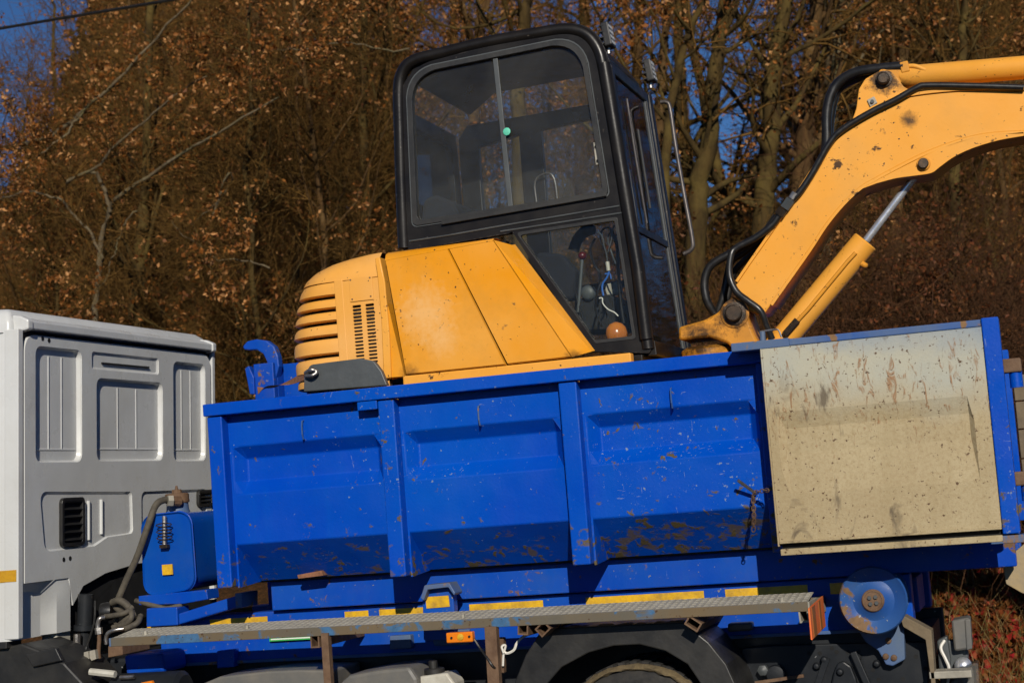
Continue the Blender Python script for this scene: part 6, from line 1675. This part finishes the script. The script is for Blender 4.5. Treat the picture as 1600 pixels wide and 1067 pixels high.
for px, y in ((-40, 8.0), (60, 9.5), (130, 7.6), (190, 10.5), (260, 8.6), (330, 9.8), (380, 7.4), (450, 8.8), (500, 10.4), (560, 7.8), (20, 12), (110, 13.5), (220, 14), (320, 13), (430, 13), (540, 13.5), (-60, 15), (60, 17), (160, 18), (270, 17.5), (380, 18), (500, 17), (20, 21), (140, 22), (260, 22.5), (400, 22), (530, 22)):
    y += rg.uniform(-0.4, 0.4)
    far = y > 16
    PLANTED.append((plant('sapling', SAP[n % 4], PXX(px, y), y, rg.uniform(0, 6.28), rg.uniform(0.85, 1.15) * (1.35 if far else (1.1 if y > 11 else 0.92)) * (0.58 if px < 70 else (0.76 if px < 150 else 1.0)), LSAP, 'tree', 'brown leaved saplings left of the excavator', (rg.uniform(-.06, .06), rg.uniform(-.02, .1))), px, y, 'leafy brown sapling'))
    n += 1
LS2 = 'thin sapling with scattered brown leaves behind the cab and the boom'
for px, y in ((660, 11), (720, 15), (800, 13), (880, 16), (960, 12), (700, 20), (860, 21), (1350, 14), (1420, 16.5), (1500, 14.5), (1560, 17), (1620, 13), (1480, 20), (1600, 21), (1390, 21)):
    y += rg.uniform(-0.4, 0.4)
    PLANTED.append((plant('sapling', SAP[n % 4], PXX(px, y), y, rg.uniform(0, 6.28), rg.uniform(0.8, 1.1) * (1.2 if y > 16 else 1.0), LS2, 'tree', 'brown leaved saplings behind the cab and the boom', (rg.uniform(-.06, .06), rg.uniform(-.02, .1))), px, y, 'leafy brown sapling'))
    n += 1
LT2 = 'tall bare tree among many alike deep in the wood'
for px, y in ((170, 26), (300, 25), (420, 27), (520, 24), (640, 24), (740, 26), (900, 25), (980, 22), (1068, 17), (1188, 17), (1292, 20), (1335, 22), (1400, 26), (1450, 23.5), (1540, 25), (1610, 24), (1660, 19), (1380, 18), (1550, 19)):
    y += rg.uniform(-0.5, 0.5)
    PLANTED.append((plant('bare_tree', TALL[n % 3], PXX(px, y), y, rg.uniform(0, 6.28), rg.uniform(0.85, 1.15), LT2, 'tree', 'bare trees deep in the wood', (rg.uniform(-.04, .04), rg.uniform(0, .1))), px, y, 'tall bare tree'))
    n += 1
LTH = 'leafy brown thicket standing at the foot of the wood'
for px, y in ((20, 9), (120, 10.5), (200, 8.8), (300, 11), (360, 9.2), (440, 10.8), (520, 9.6), (600, 11), (1090, 12), (1170, 11.5), (1240, 10), (1320, 12), (80, 15), (250, 16), (420, 16), (580, 16), (700, 14), (1000, 15), (1130, 17), (1260, 16)):
    y += rg.uniform(-0.4, 0.4)
    PLANTED.append((plant('thicket', THK[n % 3], PXX(px, y), y, rg.uniform(0, 6.28), rg.uniform(0.85, 1.2), LTH, 'bush', 'brown thickets at the foot of the wood', (0, 0)), px, y, 'brown thicket'))
    n += 1
LBR = 'red brown bramble bush in the dense scrub under the boom'
for px, y in ((1180, 7.5), (1260, 6.6), (1330, 7.4), (1400, 6.4), (1470, 7.2), (1540, 6.2), (1610, 7.0), (1230, 8.6), (1310, 8.9), (1380, 8.3), (1450, 8.8), (1520, 8.2), (1590, 8.7), (1660, 8), (1290, 10.3), (1360, 10), (1440, 10.4), (1510, 10), (1580, 10.3), (1640, 10), (1100, 9.5), (1400, 11.8), (1480, 11.9), (1560, 12), (1630, 11.8)):
    y += rg.uniform(-0.3, 0.3)
    PLANTED.append((plant('bramble_bush', BRM[n % 3], PXX(px, y), y, rg.uniform(0, 6.28), rg.uniform(0.85, 1.15) * (1.0 if y < 8 else (1.35 if y < 10 else 1.7)), LBR, 'bush', 'bramble bushes under the boom', (0, 0)), px, y, 'red brown bramble bush'))
    n += 1
name_by_place()
# ---- the far wood, one brown mass behind the trees
def far_wood():
    rng = np.random.default_rng(55)
    n = 3600
    px = np.concatenate([rng.uniform(-120, 640, n // 2), rng.uniform(1310, 1720, n // 3), rng.uniform(640, 1310, n - n // 2 - n // 3)])
    y = rng.uniform(27, 36, n)
    x = PXX(px, y)
    top = np.where(px < 640, 6.0 + np.clip(px + 20, 0, 190) / 190 * 8.0, np.where(px > 1310, 9.5, 5.2)) + rng.normal(size=n) * 0.8
    h = top * rng.uniform(0.35, 1.0, n)
    P0 = np.zeros((n, 6, 3)); P0[:, 0] = np.stack([x, y, hgt(x, y) - 0.2], 1)
    d = np.stack([rng.normal(size=n) * 0.12 + 0.05, rng.normal(size=n) * 0.1, np.ones(n)], 1)
    for j in range(1, 6):
        d = unit(d + rng.normal(size=d.shape) * 0.12)
        P0[:, j] = P0[:, j - 1] + d * (h / 5)[:, None]
    R0 = rng.uniform(0.012, 0.05, n)[:, None] * (1 - 0.8 * np.linspace(0, 1, 6))[None]
    P2, R2 = grow(rng, P0, R0, 7, 0.1, 1.0, 0.8, 2.4, 25, 75, 0.05, 0.2, 5, 0.5, rmin=0.006)
    tubes_mesh('far_wood', [(P0, R0, 4), (P2, R2, 3)], 'bark_brown', None, 'stuff')
    tag(bpy.data.objects['far_wood'], 'distant brown wood that reads as one mass', 'wood')
    V, F = leaves_on(rng, P2, 30000, 0.07, 0.14)
    raw_mesh('leaves', V, F, 'leaf', bpy.data.objects['far_wood'], False, 'stuff')
    m = 70000                                  # near-black leaves added, shaded depth between the trunks painted into their colour
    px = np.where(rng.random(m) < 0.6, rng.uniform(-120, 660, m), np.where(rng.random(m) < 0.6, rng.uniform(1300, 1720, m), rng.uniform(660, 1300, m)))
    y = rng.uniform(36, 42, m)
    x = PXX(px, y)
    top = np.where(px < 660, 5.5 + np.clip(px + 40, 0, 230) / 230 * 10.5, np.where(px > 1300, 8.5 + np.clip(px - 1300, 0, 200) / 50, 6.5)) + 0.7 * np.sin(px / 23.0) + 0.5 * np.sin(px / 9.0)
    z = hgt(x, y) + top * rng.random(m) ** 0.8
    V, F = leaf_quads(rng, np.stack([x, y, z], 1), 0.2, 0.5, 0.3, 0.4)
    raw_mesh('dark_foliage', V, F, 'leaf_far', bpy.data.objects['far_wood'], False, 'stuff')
far_wood()
# ---- power line crossing the upper left corner
pw = [(-6.34, 5, 6.359), (-5.188, 5, 6.378), (-4.493, 5, 6.378), (-2.706, 5, 6.356), (-1.701, 5, 6.362), (-0.091, 5, 6.397)]
tag(G().tube(spline(pw, 3), 0.014, 6).build('power_line', 'rubber', None), 'black overhead cable crossing the upper left corner', 'cable')
# ---- bank: fallen leaves and grass
def scatter(n, x0, x1, y0, y1, seed):
    rng = np.random.default_rng(seed)
    x = rng.uniform(x0, x1, n); y = rng.uniform(y0, y1, n)
    return rng, np.stack([x, y, hgt(x, y)], 1)
rng, p = scatter(30000, 2.0, 6.0, 3.6, 9.0, 5)
p[:, 2] += rng.uniform(0.005, 0.05, len(p))
V, F = leaf_quads(rng, p, 0.04, 0.10, 0.0, 0.42)
tag(raw_mesh('fallen_leaves', V, F, 'litter', None, False), 'brown and red fallen leaves covering the bank', 'leaves', kind='stuff')
def blades(n, seed, x0, x1, y0, y1, lo, hi):
    rng, p = scatter(n, x0, x1, y0, y1, seed)
    d = rng.normal(size=(n, 3)) * 0.55; d[:, 2] = 1; d = unit(d)
    L = rng.uniform(lo, hi, n)[:, None]
    s = rng.normal(size=(n, 3)); s[:, 2] = 0; s = unit(s) * rng.uniform(0.0015, 0.004, n)[:, None]
    bend = rng.normal(size=(n, 3)) * 0.35; bend[:, 2] = -0.25
    v = [p - s, p + s, p + d * L * 0.5 + s * 0.8, p + d * L * 0.5 - s * 0.8, p + d * L + bend * L * 0.6]
    V = np.stack(v, 1).reshape(-1, 3)
    b = np.arange(n)[:, None] * 5
    F = np.concatenate([b + np.array([[0, 1, 2]]), b + np.array([[0, 2, 3]]), b + np.array([[3, 2, 4]])], 0)
    return V, F
V, F = blades(5000, 8, 2.0, 6.0, 3.6, 8.0, 0.15, 0.55)
tag(raw_mesh('grass', V, F, 'grass', None, False), 'dry grass with a few green tufts on the bank', 'grass', kind='stuff')
